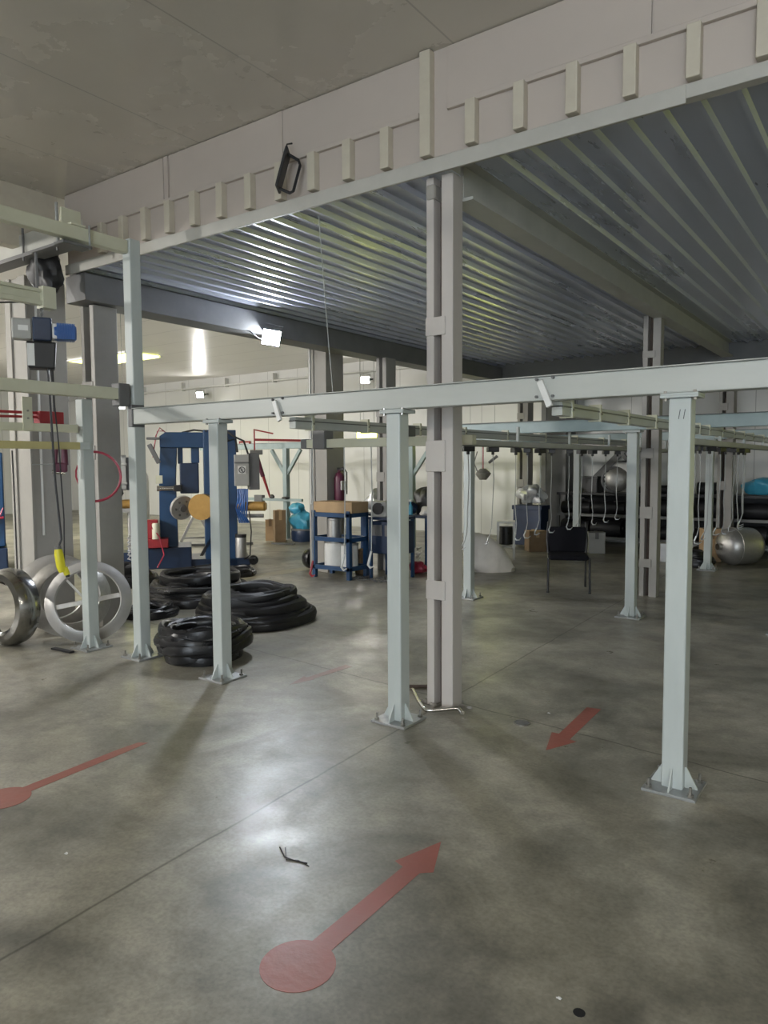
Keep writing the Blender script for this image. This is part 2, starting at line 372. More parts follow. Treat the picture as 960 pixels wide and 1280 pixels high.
MB().box(-.10, -.03, -.075, .05, 3.26, 3.36).build('mortar_lump', 'concol', b0, .02)
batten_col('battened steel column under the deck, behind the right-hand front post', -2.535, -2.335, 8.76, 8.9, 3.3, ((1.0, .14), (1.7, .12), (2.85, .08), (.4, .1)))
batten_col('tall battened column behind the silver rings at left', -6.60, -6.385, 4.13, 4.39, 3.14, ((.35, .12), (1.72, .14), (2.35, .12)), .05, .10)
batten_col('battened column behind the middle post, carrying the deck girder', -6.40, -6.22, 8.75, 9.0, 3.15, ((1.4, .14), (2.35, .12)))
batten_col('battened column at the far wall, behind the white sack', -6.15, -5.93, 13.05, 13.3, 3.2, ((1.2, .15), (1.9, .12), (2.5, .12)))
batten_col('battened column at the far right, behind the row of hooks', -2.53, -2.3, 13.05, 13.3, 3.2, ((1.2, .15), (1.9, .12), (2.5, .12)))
def big_col(label, x0, x1, y0, y1, h=4.12, m='concol'):
    t = thing('building_column', label, 'column', ((x0+x1)/2, (y0+y1)/2, 0)); a, b = (x1-x0)/2, (y1-y0)/2
    MB().box(-a, a, -b, b, 0, h).build('shaft', m, t, .012)
    MB().box(-a-.015, -a+.09, -b-.02, -b, 0, h).box(a-.13, a+.012, -b-.02, -b, 0, h).build('edge_flange', m, t, .003)
    return t
c1 = big_col('wide grey building column behind the leaning silver rings', -7.36, -7.0, 3.81, 4.22, 3.44)
MB().cyl((.195, -.12, .9), (.195, -.12, 3.4), .011, 8).build('white_conduit', 'white', c1)
MB().tube([(-.14, -.23, 0), (-.14, -.23, 1.2), (-.15, -.23, 1.75)], .007, 6).build('dark_cable', 'cordb', c1)
c2 = big_col('wide grey building column behind the blue rack', -7.18, -6.86, 8.15, 8.55)
MB().cyl((-.13, -.23, 1.0), (-.13, -.23, 3.6), .012, 8).build('white_conduit', 'white', c2)
big_col('dark wide column against the far wall right of the white sack', -6.0, -5.5, 13.9, 14.45, 4.12, 'girder')

# ------------------------------------------------------------------ steel posts of the light crane frame
def post(label, x, y, h, pl=.125, rzp=0., capd=True):
    t = thing('steel_post', label, 'post', (x, y, 0), 0, 'pale green steel posts')
    MB().box(-.05, .05, -.05, .05, .012, h).build('shaft', 'post', t, .008)
    MB().box(-pl, pl, -pl, pl, 0, .014).build('base_plate', 'plate', t, .002)
    for k in range(4):
        mx = Matrix.Rotation(k*pi/2, 4, 'Z')
        MB().prism([(.05, .014), (.108, .014), (.108, .022), (.056, .115), (.05, .115)], -.004, .004, mx).build('gusset', 'post', t)
    for sx in (-1, 1):
        for sy in (-1, 1):
            px, py = sx*(pl-.028), sy*(pl-.028)
            MB().cyl((px, py, .014), (px, py, .06), .007, 8).lathe([(.016, .014), (.016, .028), (.0, .028)], Matrix.Translation((px, py, 0)), 6).build('anchor_bolt', 'bolt', t)
    if capd:
        cp = MB().box(-.085, .085, -.07, .07, h, h+.012).box(-.085, .085, -.07, .07, h+.012, h+.022).build('cap_plate', 'post', t, .002)
        for sx in (-1, 1):
            MB().cyl((sx*.066, -.048, h-.012), (sx*.066, -.048, h+.034), .009, 6).build('cap_bolt', 'bolt', cp)
    return t
pr = post('pale steel post at right, nearest and brightest of the front posts', -.868, 3.65, 1.90)
m = MB()
for dx in (0, .022): m.bar((-.004+dx, -.0515, 1.80), (.003+dx, -.0515, 1.845), .003, .001, (0, 1, 0))
m.build('scribed_mark', 'cordb', pr)
post('pale steel post just left of the central battened column', -2.512, 3.65, 1.90)
post('pale steel post in front of the near black hose coil', -4.105, 3.64, 1.90)
post('tall pale steel post carrying the upper left beam, reaching above the front beam', -5.12, 3.67, 3.40, capd=False)
post('pale steel post standing in front of the leaning white ring', -5.745, 3.60, 2.16, capd=False)
for x, lb in ((-4.155, 'farther steel post beside the white sack, behind central column'), (-2.255, 'farther steel post right of the black chair'), (-.86, 'farther steel post whose base shows at the right edge')):
    post(lb, x, 7.52, 1.90)
for x, lb in ((-4.33, 'far steel post directly behind the black chair'), (-2.32, 'far steel post among the hooks at right'), (-.4, 'far steel post off the right edge')):
    if x < -1: post(lb, x, 11.45, 1.90)

# front beam
fb = thing('front_beam', 'long light grey beam across the front posts, at head height', 'beam', (-2, 3.65, 1.924))
MB().box(-3.06, 6, -.05, .05, 0, .124).build('beam_body', 'beam', fb, .007)
MB().box(-3.06, 6, -.066, .066, .124, .130).build('top_flange', 'beam', fb, .002)
for x, s in ((-1.44, 1), (.475, 1)):
    MB().bar((x-.04, -.062, .10), (x+.022, -.075, -.035), .034, .018, (0, 1, 0)).build('stop_bracket', 'white', fb, .003)
    m = MB()
    for dx, z in ((-.06, .02), (-.06, .11), (.03, .115), (.03, .02)): m.cyl((x+dx, -.066, z), (x+dx, -.045, z), .008, 6)
    m.build('bracket_bolt', 'grey_dark', fb)
MB().box(-3.115, -3.06, -.06, .06, -.02, .16).build('end_clamp', 'grey_dark', fb, .006)
b2 = thing('cross_beam', 'second grey beam row on the farther posts, behind the black chair', 'beam', (-2.5, 7.5, 1.924))
MB().box(-1.8, 6, -.05, .05, 0, .124).build('beam_body', 'tealframe', b2, .007); MB().box(-1.8, 6, -.066, .066, .124, .13).build('top_flange', 'grey_dark', b2)
b3 = thing('cross_beam', 'far cross beam near the far wall, spanning the whole frame', 'beam', (-2.5, 11.45, 1.924))
MB().box(-11, 6, -.05, .05, 0, .124).build('beam_body', 'tealframe', b3, .007); MB().box(-11, 6, -.066, .066, .124, .13).build('top_flange', 'grey_dark', b3)

# monorails running away from the front beam, with clamp straps
def rail(label, x, y0, y1, z0, z1, ys, m='beam', wd=.06):
    t = thing('crane_rail', label, 'rail', (x, y0, z0))
    h = z1-z0
    MB().box(-wd/2, wd/2, 0, y1-y0, 0, h).build('rail_body', m, t, .004)
    MB().box(-wd/2-.004, wd/2+.004, 0, y1-y0, h*.62, h*.62+.008).build('rail_lip', 'grey_dark', t)
    for y in ys:
        MB().box(-wd/2-.008, wd/2+.008, y-y0-.012, y-y0+.012, -.008, h+.02).build('clamp_strap', 'cream', t, .002)
        MB().cyl((-wd/2-.016, y-y0, h*.5), (wd/2+.016, y-y0, h*.5), .008, 6).build('clamp_bolt', 'bolt', t)
    return t
rail('rail hung under the front beam left of the middle post, running back', -3.44, 3.72, 12.0, 1.842, 1.922, [3.9, 4.55, 5.3, 6.1, 7, 8, 9, 10, 11])
rail('rail hung under the front beam left of the right post, running back', -1.52, 3.71, 12.6, 1.85, 1.923, [3.85, 4.3, 4.85, 5.5, 6.2, 6.9, 7.3, 7.9, 8.5, 9.1, 9.7, 10.5, 11.3])
# hook carriers: low rails with dark trolleys and hooked cords
def hook_line(label, x, y0, y1, z, ys, where, cordrow):
    t = thing('trolley_rail', label, 'rail', (x, y0, z))
    MB().box(-.03, .03, 0, y1-y0, 0, .05).build('rail_body', 'girder_light', t, .004)
    MB().box(-.04, .04, 0, y1-y0, -.006, .0).build('rail_lip', 'grey_dark', t)
    for k in range(int((y1-y0)/1.3)+1):
        MB().box(-.012, .012, k*1.3+.1, k*1.3+.13, .05, .19 if x < -2 else .10).build('hanger', 'post', t)
    proto = None
    for i, y in enumerate(ys):
        lb = 'hooked cord on the %s rail, %s from the viewer' % (where, ORD[i])
        if proto is None:
            proto = thing('hook_cord', lb, 'hook', (x, y, 0), 0, cordrow)
            pts = [(0, 0, z-.03), (.004, .008, 1.45), (-.006, .0, 1.2), (.006, -.01, 1.02), (-.01, -.03, .93)]
            MB().tube(pts, .0042, 6).build('cord', 'cord', proto)
            MB().tube([(-.01, -.03, .94), (-.025, -.04, .90), (-.015, -.055, .875), (.015, -.06, .875), (.04, -.04, .895)], [.006, .0075, .0075, .006, .003], 6).build('hook', 'plate', proto)
            MB().box(-.035, .035, -.05, .05, z-.05, z-.008).box(-.012, .012, -.012, .012, z-.075, z-.05).build('trolley', 'black', proto, .004)
        else:
            dup(proto, lb, (x+random.uniform(-.02, .02), y, 0), random.uniform(-.9, .9))
    return t
hook_line('low hook rail running back between centre column and black chair', -2.97, 4.9, 11.6, 1.745, [5.1, 5.35, 5.8, 6.27, 6.5, 6.85, 7.15, 7.6, 8.0, 8.3, 8.75, 9.2], 'left hook', 'hooked cords on the left hook rail')
hook_line('low hook rail running back at right, seen behind the right post', -1.46, 6.2, 11.6, 1.745, [6.6, 6.85, 7.2, 7.75, 7.95, 8.25, 8.5, 8.8, 9.05], 'right hook', 'hooked cords on the right hook rail')

# bridge crane beam between rails with three hooked cords
br = thing('bridge_beam', 'olive grey bridge beam hung below the rails, left of middle post', 'beam', (-3.45, 4.6, 1.73))
MB().box(-.68, .95, -.03, .03, 0, .07).build('beam_body', 'cream', br, .004)
MB().box(-.53, -.40, -.06, .06, -.01, .15).build('end_trolley', 'grey_dark', br, .008)
MB().box(.28, .42, -.05, .05, .07, .15).build('end_trolley', 'grey_dark', br, .008)
MB().box(-.68, -.62, -.036, .036, -.006, .076).build('end_cap', 'grey_dark', br, .004)
for i, (x, zb) in enumerate(((-4.0, .66), (-3.66, .74), (-3.39, .78))):
    t = thing('hook_cord', 'hooked cord hanging from the bridge beam, %s' % ['nearest the blue rack\'s left leg', 'middle of three', 'nearest the middle post'][i], 'hook', (x, 4.56, 0))
    MB().tube([(0, 0, 1.73), (.006, 0, 1.4), (0, .0, 1.1), (-.004, 0, zb+.12)], .0045, 6).build('cord', 'cord', t)
    MB().tube([(-.004, 0, zb+.13), (-.025, 0, zb+.06), (-.03, -.01, zb+.02), (.0, -.02, zb), (.035, -.02, zb+.015)], [.008, .010, .010, .009, .004], 6).build('hook', 'white' if i else 'red', t)

# ------------------------------------------------------------------ left beams, hoist
o = thing('upper_beam', 'cream upper beam at top left, bolted to the tall post', 'beam', (-5.13, 3.63, 3.285))
MB().box(-.04, .04, -2.6, -.01, 0, .10).build('beam_body', 'cream', o, .008)
MB().box(-.075, -.045, -.52, -.36, -.03, .24).box(-.045, .05, -.5, -.38, .10, .115).build('hanger_plate', 'cream', o, .004)
MB().cyl((-.055, -.55, -.05), (-.055, -.55, .26), .012, 8).cyl((.06, -.36, -.06), (.06, -.36, .12), .008, 6).build('hanger_rod', 'plate', o)
MB().box(-.07, .07, -.58, -.34, -.055, -.03).build('clamp', 'grey_dark', o, .01)
o = thing('lower_beam', 'cream grey beam at left, meeting the tall post at beam height', 'beam', (-5.14, 3.6, 2.12))
MB().box(-.04, .04, -2.6, 0, 0, .09).build('beam_body', 'cream', o, .007)
MB().box(-.05, .05, -.10, .0, -.05, .13).build('end_clamp', 'grey_dark', o, .006)
o = thing('guard_rail', 'thin cream rail at left fixed to the post by the rings', 'rail', (-5.74, 3.54, 1.875))
MB().box(-.03, .03, -2.2, -.02, 0, .065).build('rail_body', 'cream', o, .004)
MB().box(.03, .042, -.50, -.42, .005, .27).build('joint_plate', 'cream', o, .002)
m = MB()
for z in (.1, .16): m.cyl((.042, -.46, z), (.052, -.46, z), .008, 8)
m.build('plate_bolt', 'bolt', o)
o = thing('yellow_beam', 'dull yellow beam at far left below the cream rail', 'beam', (-5.62, 3.46, 1.73))
MB().box(-.03, .03, -2.2, 0, 0, .06).build('beam_body', 'yellow_beam', o, .005)
MB().box(-.032, .032, 0, .09, 0, .062).build('end_cap', 'post', o, .003)
o = thing('hoist_rail', 'short grey rail overhead at left edge, holding the chain hoist', 'rail', (-5.6, 3.26, 2.86))
MB().box(-.035, .035, -2.4, 0, 0, .035).box(-.008, .008, -2.4, 0, .035, .10).box(-.035, .035, -2.4, 0, .10, .125).build('rail_body', 'cream', o, .003)
MB().box(-.05, .05, -.10, .01, -.02, .15).build('end_stop', 'cream', o, .004)
for y in (-.12, -.9): MB().cyl((0, y, .12), (0, y, .41), .011, 8).bar((-.05, y, .415), (.43, y, .415), .035, .02).build('hanger_rod', 'grey_dark', o)
# electric chain hoist
h = thing('chain_hoist', 'dark blue electric chain hoist hanging at upper left', 'hoist', (-5.6, 3.17, 2.36), facing((-5.6, 3.17)))
MB().box(-.07, .07, -.07, .07, .22, .40).build('gear_case', 'navy', h, .012)
MB().box(-.215, -.075, -.06, .06, .225, .385).build('control_box', 'grey_box', h, .012)
MB().box(-.17, -.10, -.063, -.058, .29, .33).build('rating_plate', 'white', h)
mt = MB()
mt.lathe([(.062, 0), (.065, .01), (.065, .15), (.05, .165)], Matrix.Translation((.085, 0, .30)) @ Matrix.Rotation(pi/2, 4, 'Y'), 24)
for k in range(12): mt.box(-.004, .004, -.075, .075, -.062, .062, Matrix.Translation((.11+k*.011, 0, .30)))
mt.build('finned_motor', 'hoistblue', h)
MB().box(.07, .105, -.055, .055, .24, .36).build('motor_flange', 'white', h, .006)
MB().prism([(-.11, 0), (.085, 0), (.10, .21), (-.12, .21)], -.075, .075).build('chain_bag', 'black', h, .014)
MB().box(-.112, -.06, -.08, -.072, .02, .19).build('bag_label', 'white', h)
m = MB()
for k in range(7):
    z = .40+k*.017; a = k*pi/2
    m.tube([(cos(a)*.010*cos(q), sin(a)*.010*cos(q), z+.014*sin(q)) for q in [2*pi*i/8 for i in range(8)]], .004, 5, True)
m.tube([(0, 0, .50), (-.02, 0, .515), (-.02, 0, .54), (0, 0, .55), (.015, 0, .535)], .009, 6)
m.build('suspension_chain', 'grey_dark', h)
MB().tube([(.03, -.05, .02), (.04, -.05, -.3), (.055, -.04, -.9), (.085, -.03, -1.36), (.06, -.03, -1.42)], .009, 8).tube([(.05, -.06, .02), (.09, -.05, -.6), (.11, -.03, -1.2), (.10, -.03, -1.6)], .006, 6).build('pendant_cable', 'cordb', h)
MB().tube([(-.02, 0, .53), (-.3, .0, .50), (-.8, 0, .52), (-1.3, 0, .6)], .007, 6).build('power_cable', 'cordb', h)
pd = MB().tube([(.06, -.03, -1.44), (.062, -.035, -1.48), (.075, -.035, -1.58), (.085, -.035, -1.625)], [.03, .036, .036, .028], 10).build('pendant_control', 'yellow', h)
MB().tube([(.055, -.03, -1.41), (.06, -.03, -1.445)], .026, 10).build('cable_grip', 'grey_dark', pd)
MB().tube([(.10, -.035, -1.59), (.12, -.035, -1.65)], .024, 10).build('push_button_tail', 'yellow', pd)
MB().tube([(.117, -.038, -1.64), (.124, -.038, -1.668)], .016, 8).build('chain_hook', 'black', pd)
# dark bundle on the column head
tag(MB().blob((0, 0, 0), .16, .13, .20, 5, .16, 22, 14, False).build('cable_bundle', 'black', None, 0, (-6.5, 3.74, 3.36)), 'dark bundle of cables at the head of the left columns', 'cable bundle')
# red balancer arm with tool and air hose
o = thing('balancer_arm', 'dark red jib arm with pipe pair at far left', 'arm', (-6.02, 3.45, 2.0))
MB().bar((0, -.1, .045), (0, -1.6, .03), .03, .022).bar((0, -.1, .01), (0, -1.6, -.02), .026, .02).build('pipe_pair', 'red', o, .003)
MB().box(-.05, .05, -.12, .10, -.07, .06).build('arm_head', 'red', o, .006)
MB().tube([(0, 0, -.06), (.02, 0, -.25), (0, .02, -.5)], .008, 6).tube([(0, .04, .06), (0, .04, .3), (.03, .02, .42)], .010, 6).build('feed_cable', 'cordb', o)
o = thing('air_tool', 'maroon pneumatic tool hanging in front of the grey column', 'tool', (-5.79, 3.40, 1.55), facing((-5.8, 3.4)))
MB().tube([(.03, 0, .24), (.03, 0, .05)], [.024, .03], 10).tube([(-.03, .0, .2), (-.045, 0, .04)], .016, 8).build('tool_body', 'maroon', o)
MB().box(-.06, .05, -.035, .035, -.01, .07).build('tool_head', 'maroon', o, .012)
MB().tube([(-.07, -.01, -.005), (.03, -.01, -.02)], .016, 10).build('chrome_tip', 'chrome', o)
MB().tube([(-.22, -.01, .055), (-.05, -.01, .06)], .005, 6).build('lever', 'plate', o)
o = MB().tube([(cos(a)*.215, sin(a*1.)*.02, sin(a)*.215) for a in [radians(q) for q in range(-110, 106, 12)]], .011, 8).tube([(-.13-.02*sin(q), 0, .1-q*.05) for q in [0, 1, 2, 3, 4, 5]], .008, 6).build('air_hose', 'hose', None, 0, (-5.73, 3.67, 1.50), facing((-5.7, 3.7)))
tag(o, 'red air hose looped beside the post in front of the rings', 'hose')

# ------------------------------------------------------------------ rings
def ring(label, base, lean, yaw, R, r, depth, m, bar=False, name='metal_ring', thick=.014):
    t = thing(name, label, 'ring', base, yaw, None)
    mx = Matrix.Rotation(-lean, 4, 'X') @ Matrix.Translation((0, 0, R)) @ Matrix.Rotation(pi/2, 4, 'X')
    MB().lathe([(r, depth), (r+.01, depth+thick), (r+(R-r)*.5, depth*.75+thick), (R-.012, thick), (R, thick*.5), (R-.006, 0), (r+(R-r)*.5, depth*.7)], mx, 64, True).build('annular_plate', m, t)
    if bar:
        b = MB(); b.box(-r-.02, r+.02, -.022, .022, .012, .026, mx @ Matrix.Rotation(.16, 4, 'Z')); b.build('cross_bar', 'brushed', t, .003)
        MB().box(-.01, .01, -.10, .14, .01, .02, mx @ Matrix.Translation((-.10, .10, 0)) @ Matrix.Rotation(.7, 4, 'Z')).build('clip', 'brushed', t)
    return t
p = fl(107, 806); ring('large dull white ring with a cross bar, leaning behind the steel post', (p.x-.05, p.y+.06, 0), radians(20), facing(p)-.12, .375, .275, .05, 'ringw', True)
p = fl(90, 797); ring('grey ring leaning directly behind the large white ring', (p.x-.03, p.y+.02, 0), radians(17), facing(p)+.1, .37, .25, .10, 'brushed')
p = fl(84, 791); ring('rearmost grey ring of the stack against the column', (p.x-.16, p.y+.0, 0), radians(9), facing(p)+.02, .37, .24, .06, 'ringw')
p = fl(7, 807)
t = thing('steel_dish', 'polished dished steel end standing on edge at the left edge', 'dish', (p.x, p.y, 0), facing(p)-.98)
mx = Matrix.Rotation(-.05, 4, 'X') @ Matrix.Translation((0, .0, .345)) @ Matrix.Rotation(pi/2, 4, 'X')
MB().lathe([(.215, .055), (.25, .085), (.30, .075), (.335, .03), (.348, -.04), (.335, -.10), (.327, -.10), (.338, -.04), (.325, .02), (.295, .06), (.25, .07), (.22, .045)], mx, 64, True).build('shell', 'darksteel', t)

# ------------------------------------------------------------------ hose coils
def coil(label, c, loops, cat='hose coil', m='rubber', seed=1):
    """loops: (count, radius, z, jitter, tube radius)"""
    rnd = random.Random(seed); b = MB()
    for cnt, R, z, j, tr in loops:
        for i in range(cnt):
            cx, cy = rnd.uniform(-j, j), rnd.uniform(-j, j); rr = R*(1+rnd.uniform(-.10, .06)); p1, p2 = rnd.uniform(0, 6.3), rnd.uniform(0, 6.3)
            zz = z+rnd.uniform(-.012, .02); e = rnd.uniform(.0, .06); tl = rnd.uniform(-.05, .05)
            pts = []
            for k in range(44):
                a = 2*pi*k/44; q = rr*(1+e*sin(2*a+p1)+.025*sin(5*a+p2))
                pts.append((cx+q*cos(a), cy+q*sin(a), max(tr*1.1, zz+.014*sin(3*a+p1)+tl*q*cos(a+p2))))
            b.tube(pts, tr*rnd.uniform(.9, 1.25), 8, True, rnd.uniform(1.0, 2.0))
    o = b.build('hose_coil', m, None, 0, c); return tag(o, label, cat)
p = (fl(242, 838)+fl(242, 810))*.5
coil('round stack of black rubber rings behind the third front post', (p.x, p.y+.1, 0),
     [(2, .29, .03, .01, .03), (2, .29, .08, .01, .03), (3, .33, .13, .02, .028), (3, .355, .18, .02, .028), (3, .33, .225, .03, .025), (3, .27, .22, .03, .02), (2, .22, .18, .03, .02)], seed=3)
p = fl(318, 774)
coil('largest heap of black hose loops in the open right of the third post', (p.x, p.y, 0),
     [(4, .56, .03, .03, .033), (4, .52, .09, .04, .033), (4, .48, .15, .05, .033), (4, .43, .21, .05, .03), (4, .37, .25, .06, .03), (4, .31, .23, .06, .028), (4, .26, .15, .05, .03), (3, .36, .29, .06, .025)], m='rubber_matte', seed=5)
p = fl(248, 748)
coil('wide heap of glossy black hose in front of the blue machine base', (p.x, p.y, 0),
     [(4, .58, .04, .05, .035), (4, .53, .10, .06, .035), (4, .47, .16, .07, .032), (4, .38, .22, .07, .03), (3, .28, .16, .06, .03), (3, .43, .27, .05, .025)], seed=8)
p = fl(190, 769)
coil('small flat black hose coil between the tall post and third post', (p.x, p.y, 0), [(3, .26, .03, .02, .025), (3, .22, .06, .02, .022), (3, .17, .075, .02, .018)], seed=9)
p = fl(176, 735)
coil('black hose heap partly hidden behind the tall post', (p.x-.45, p.y+.05, 0), [(4, .42, .04, .06, .035), (3, .36, .11, .07, .03), (3, .27, .17, .05, .03)], seed=12)
p = fl(292, 720)
coil('far flat black hose loop at the machine\'s right foot', (p.x-.05, p.y+.05, 0), [(3, .3, .03, .03, .025), (2, .25, .07, .03, .02)], seed=14)

# ------------------------------------------------------------------ floor markings, drain, bent rod
def circ(cx, cy, r, n=40): return [(cx+r*cos(2*pi*k/n), cy+r*sin(2*pi*k/n)) for k in range(n)]
def arrow(label, pts, circle=None, m='stain_red'):
    b = MB().flat(pts, .0004, .0012)
    if circle: b.flat(circ(*circle), .0004, .0016)
    return tag(b.build('floor_arrow', m), label, 'floor arrow')
arrow('large red floor arrow with a round tail in the foreground', [(-1.562, 1.70), (-1.478, 1.70), (-1.486, 2.30), (-1.445, 2.335), (-1.54, 2.55), (-1.615, 2.315), (-1.565, 2.30)], (-1.522, 1.637, .122))
arrow('red floor arrow with round tail cut by the left edge', [(-3.51, 1.75), (-3.435, 1.75), (-3.475, 2.35), (-3.49, 2.52), (-3.54, 2.49), (-3.545, 2.35)], (-3.472, 1.69, .118))
arrow('faded red floor arrow behind the third and middle posts', [(-3.575, 3.80), (-3.51, 4.0), (-3.53, 3.99), (-3.49, 4.42), (-3.565, 4.44), (-3.59, 4.0), (-3.63, 4.02)], None, 'stain_red_worn')
arrow('short red floor arrow pointing forward, left of the right post', [(-1.57, 3.725), (-1.475, 3.94), (-1.52, 3.95), (-1.545, 4.56), (-1.635, 4.545), (-1.605, 4.0), (-1.65, 4.0)])
tag(MB().flat([(-7.4, 6.75), (-7.65, 7.0), (-7.5, 8.5), (-7.25, 8.2)], .0004, .0012).build('floor_stripe', 'stain_yellow'), 'faded yellow floor stripe right of the blue machine', 'floor stripe')
t = thing('floor_drain', 'small round floor drain cover near the right floor arrow', 'drain', (-1.861, 4.037, 0))
MB().lathe([(.045, 0), (.045, .004), (.036, .005), (.0, .005)], None, 24).build('cover', 'grey_dark', t)
MB().lathe([(.045, 0), (.052, 0), (.052, .006), (.045, .006)], None, 24, True).build('rim', 'bolt', t)
o = MB().tube([(-2.745, 4.16, .02), (-2.60, 4.0, .02), (-2.47, 3.875, .02), (-2.44, 3.855, .02), (-2.40, 3.875, .02), (-2.31, 3.985, .02), (-2.285, 4.0, .02), (-2.26, 3.98, .02), (-2.22, 3.935, .02)], .013, 10).build('bent_pipe', 'chrome')
tag(o, 'bent shiny pipe lying around the foot of the central column', 'pipe')
o = MB().tube([(-2.90, 4.16, .014), (-2.66, 4.33, .014)], .013, 8).build('steel_bar', 'rust'); tag(o, 'short dark bar on the floor behind the central column foot', 'bar')
o = MB().bar((-5.98, 3.38, .008), (-5.72, 3.40, .008), .045, .014).build('flat_strip', 'black'); tag(o, 'black flat strip lying before the post at the rings', 'strip')
# scuff marks and chips
rnd = random.Random(4)
pts = [fl(350, 1060), fl(356, 1072), fl(366, 1076), fl(384, 1080)]
o = MB().tube([(q.x, q.y, .003) for q in pts], .003, 5).tube([(q.x+.02, q.y+.012*(-1)**i, .003) for i, q in enumerate(pts)], .002, 5).build('wire_scrap', 'black'); tag(o, 'dark scrap of wire on the floor left of the big arrow', 'scrap')
for i, (x, y, lb) in enumerate(((83, 1068, 'white chip on the floor below the left arrow'), (699, 1249, 'white speck at the bottom right of centre'), (686, 892, 'white speck right of the drain'))):
    q = fl(x, y); tag(MB().blob((0, 0, .003), .008, .006, .004, i, .3, 8, 6).build('paint_chip', 'white', None, 0, (q.x, q.y, .001)), lb, 'chip')
q = fl(724, 1266); tag(MB().flat(circ(0, 0, .018, 14), .0003, .001).build('oil_spot', 'black', None, 0, (q.x, q.y, 0)), 'small dark oil spot at the bottom edge', 'stain')

# ------------------------------------------------------------------ floodlights
def flood(label, loc, d, wd, hh, lens, arm=None, visor=False, rollz=0., mount=None):
    t = bpy.data.objects.new('floodlight', None); COL.objects.link(t); tag(t, label, 'floodlight')
    t.matrix_world = lookm(loc, d) @ Matrix.Rotation(rollz, 4, 'Z')
    MB().box(-wd/2, wd/2, -hh/2, hh/2, -.05, -.004).build('housing', 'grey_dark', t, .006)
    MB().box(-wd/2, wd/2, hh/2-.012, hh/2, -.01, .012).box(-wd/2, wd/2, -hh/2, -hh/2+.012, -.01, .012).box(-wd/2, -wd/2+.012, -hh/2, hh/2, -.01, .012).box(wd/2-.012, wd/2, -hh/2, hh/2, -.01, .012).build('bezel', 'grey_dark', t, .002)
    MB().box(-wd/2+.014, wd/2-.014, -hh/2+.014, hh/2-.014, -.002, .004).build('lens', lens, t)
    f = MB()
    for k in range(6): f.box(-wd/2+.02+k*(wd-.05)/5, -wd/2+.028+k*(wd-.05)/5, -hh/2+.02, hh/2-.02, -.075, -.05)
    f.build('heat_fin', 'grey_dark', t)
    MB().tube([(-wd/2-.012, 0, -.03), (-wd/2-.012, hh*.7, -.07), (wd/2+.012, hh*.7, -.07), (wd/2+.012, 0, -.03)], .008, 6).build('bracket', 'grey_dark', t)
    if mount:
        iv = t.matrix_world.inverted(); MB().bar(iv @ Vector(mount[0]), iv @ Vector(mount[1]), .03, .03).build('mounting_arm', 'grey_dark', t)
    return t
flood('lit floodlight fixed below the left deck girder', (-6.26, 6.42, 3.12), (.72, -.66, -.42), .23, .20, 'lens', rollz=-.15)
MBc = MB().tube([(-6.30, 6.1, 3.16), (-6.27, 6.2, 3.09), (-6.27, 6.33, 3.07), (-6.28, 6.4, 3.1)], .008, 6).build('lamp_cable', 'cordb'); tag(MBc, 'short dark cable drooping into the floodlight on the girder', 'cable')
far = [('lit floodlight below the conduit on the far wall, left of the third post', (-16.75, 14.2, 3.62), (.45, -.8, -.35)),
       ('lit floodlight on the far wall, seen left of the mezzanine column', (-10.72, 14.2, 3.62), (.45, -.8, -.3))]
for lb, l, d in far: flood(lb, l, d, .22, .18, 'lens_wall', mount=((l[0], l[1]+.06, l[2]), (l[0], 14.5, l[2]+.05)))
flood('added fill floodlight for the left bay, out of the frame', (-11.5, 1.0, 3.6), (-.2, .75, -.55), .34, .28, 'lens_fill')  # this and the next two: unseen lamps added to brighten the left bay
flood('added fill floodlight for the left bay high between bays, out of the frame', (-9.5, -3.0, 3.7), (-.25, .8, -.5), .34, .28, 'lens_fill')
flood('added fill floodlight for the left bay by the left wall, out of the frame', (-19, 6.0, 3.6), (.75, .25, -.6), .34, .28, 'lens_fill')
flood('floodlight high above and behind the viewer', (.6, -4.5, 3.75), (-.3, .85, -.1), .3, .25, 'lens_near')
flood('floodlight behind the viewer, on the right', (4.5, -2.0, 3.6), (-.55, .8, -.2), .3, .25, 'lens_near')
for i, (x, y) in enumerate(((.8, -1.6), (3.6, -1.6), (6.0, -1.6), (-1.2, -5.4), (3.6, -5.2))):  # unseen lamps added as soft fill for near floor, posts and fascia
    t = thing('ceiling_fill_light', 'added ceiling fill light behind the viewer, out of the frame', 'lamp', (x, y, 4.06), 0, 'added ceiling fill lights behind the viewer')
    MB().box(-.62, .62, -.17, .17, .01, .065).build('housing', 'white', t, .004); MB().box(-.59, .59, -.14, .14, .0, .012).build('diffuser', 'panel', t)
# black flood frame hung on the fascia, switched off
t = thing('wall_floodlight', 'black unlit floodlight with bracket fixed to the beige fascia', 'floodlight', (-3.575, 3.86, 3.625), .62)
mx = Matrix.Rotation(.28, 4, 'Y')
MB().box(-.05, -.03, -.09, .07, -.13, .15, mx).build('housing', 'black', t, .008)
MB().box(-.055, -.05, -.07, .05, -.11, .13, mx).build('glass', 'brushed', t, .003)
MB().tube([tuple(mx @ Vector(q)) for q in ((-.03, -.02, .12), (.05, -.02, .10), (.07, -.02, .07), (.07, -.02, -.11), (.05, -.02, -.13), (-.03, -.02, -.12))], .011, 6).build('bracket', 'black', t)
MB().tube([(-.03, 0, .14), (-.005, 0, .2), (.03, .01, .21)], .006, 6).build('cable', 'black', t)
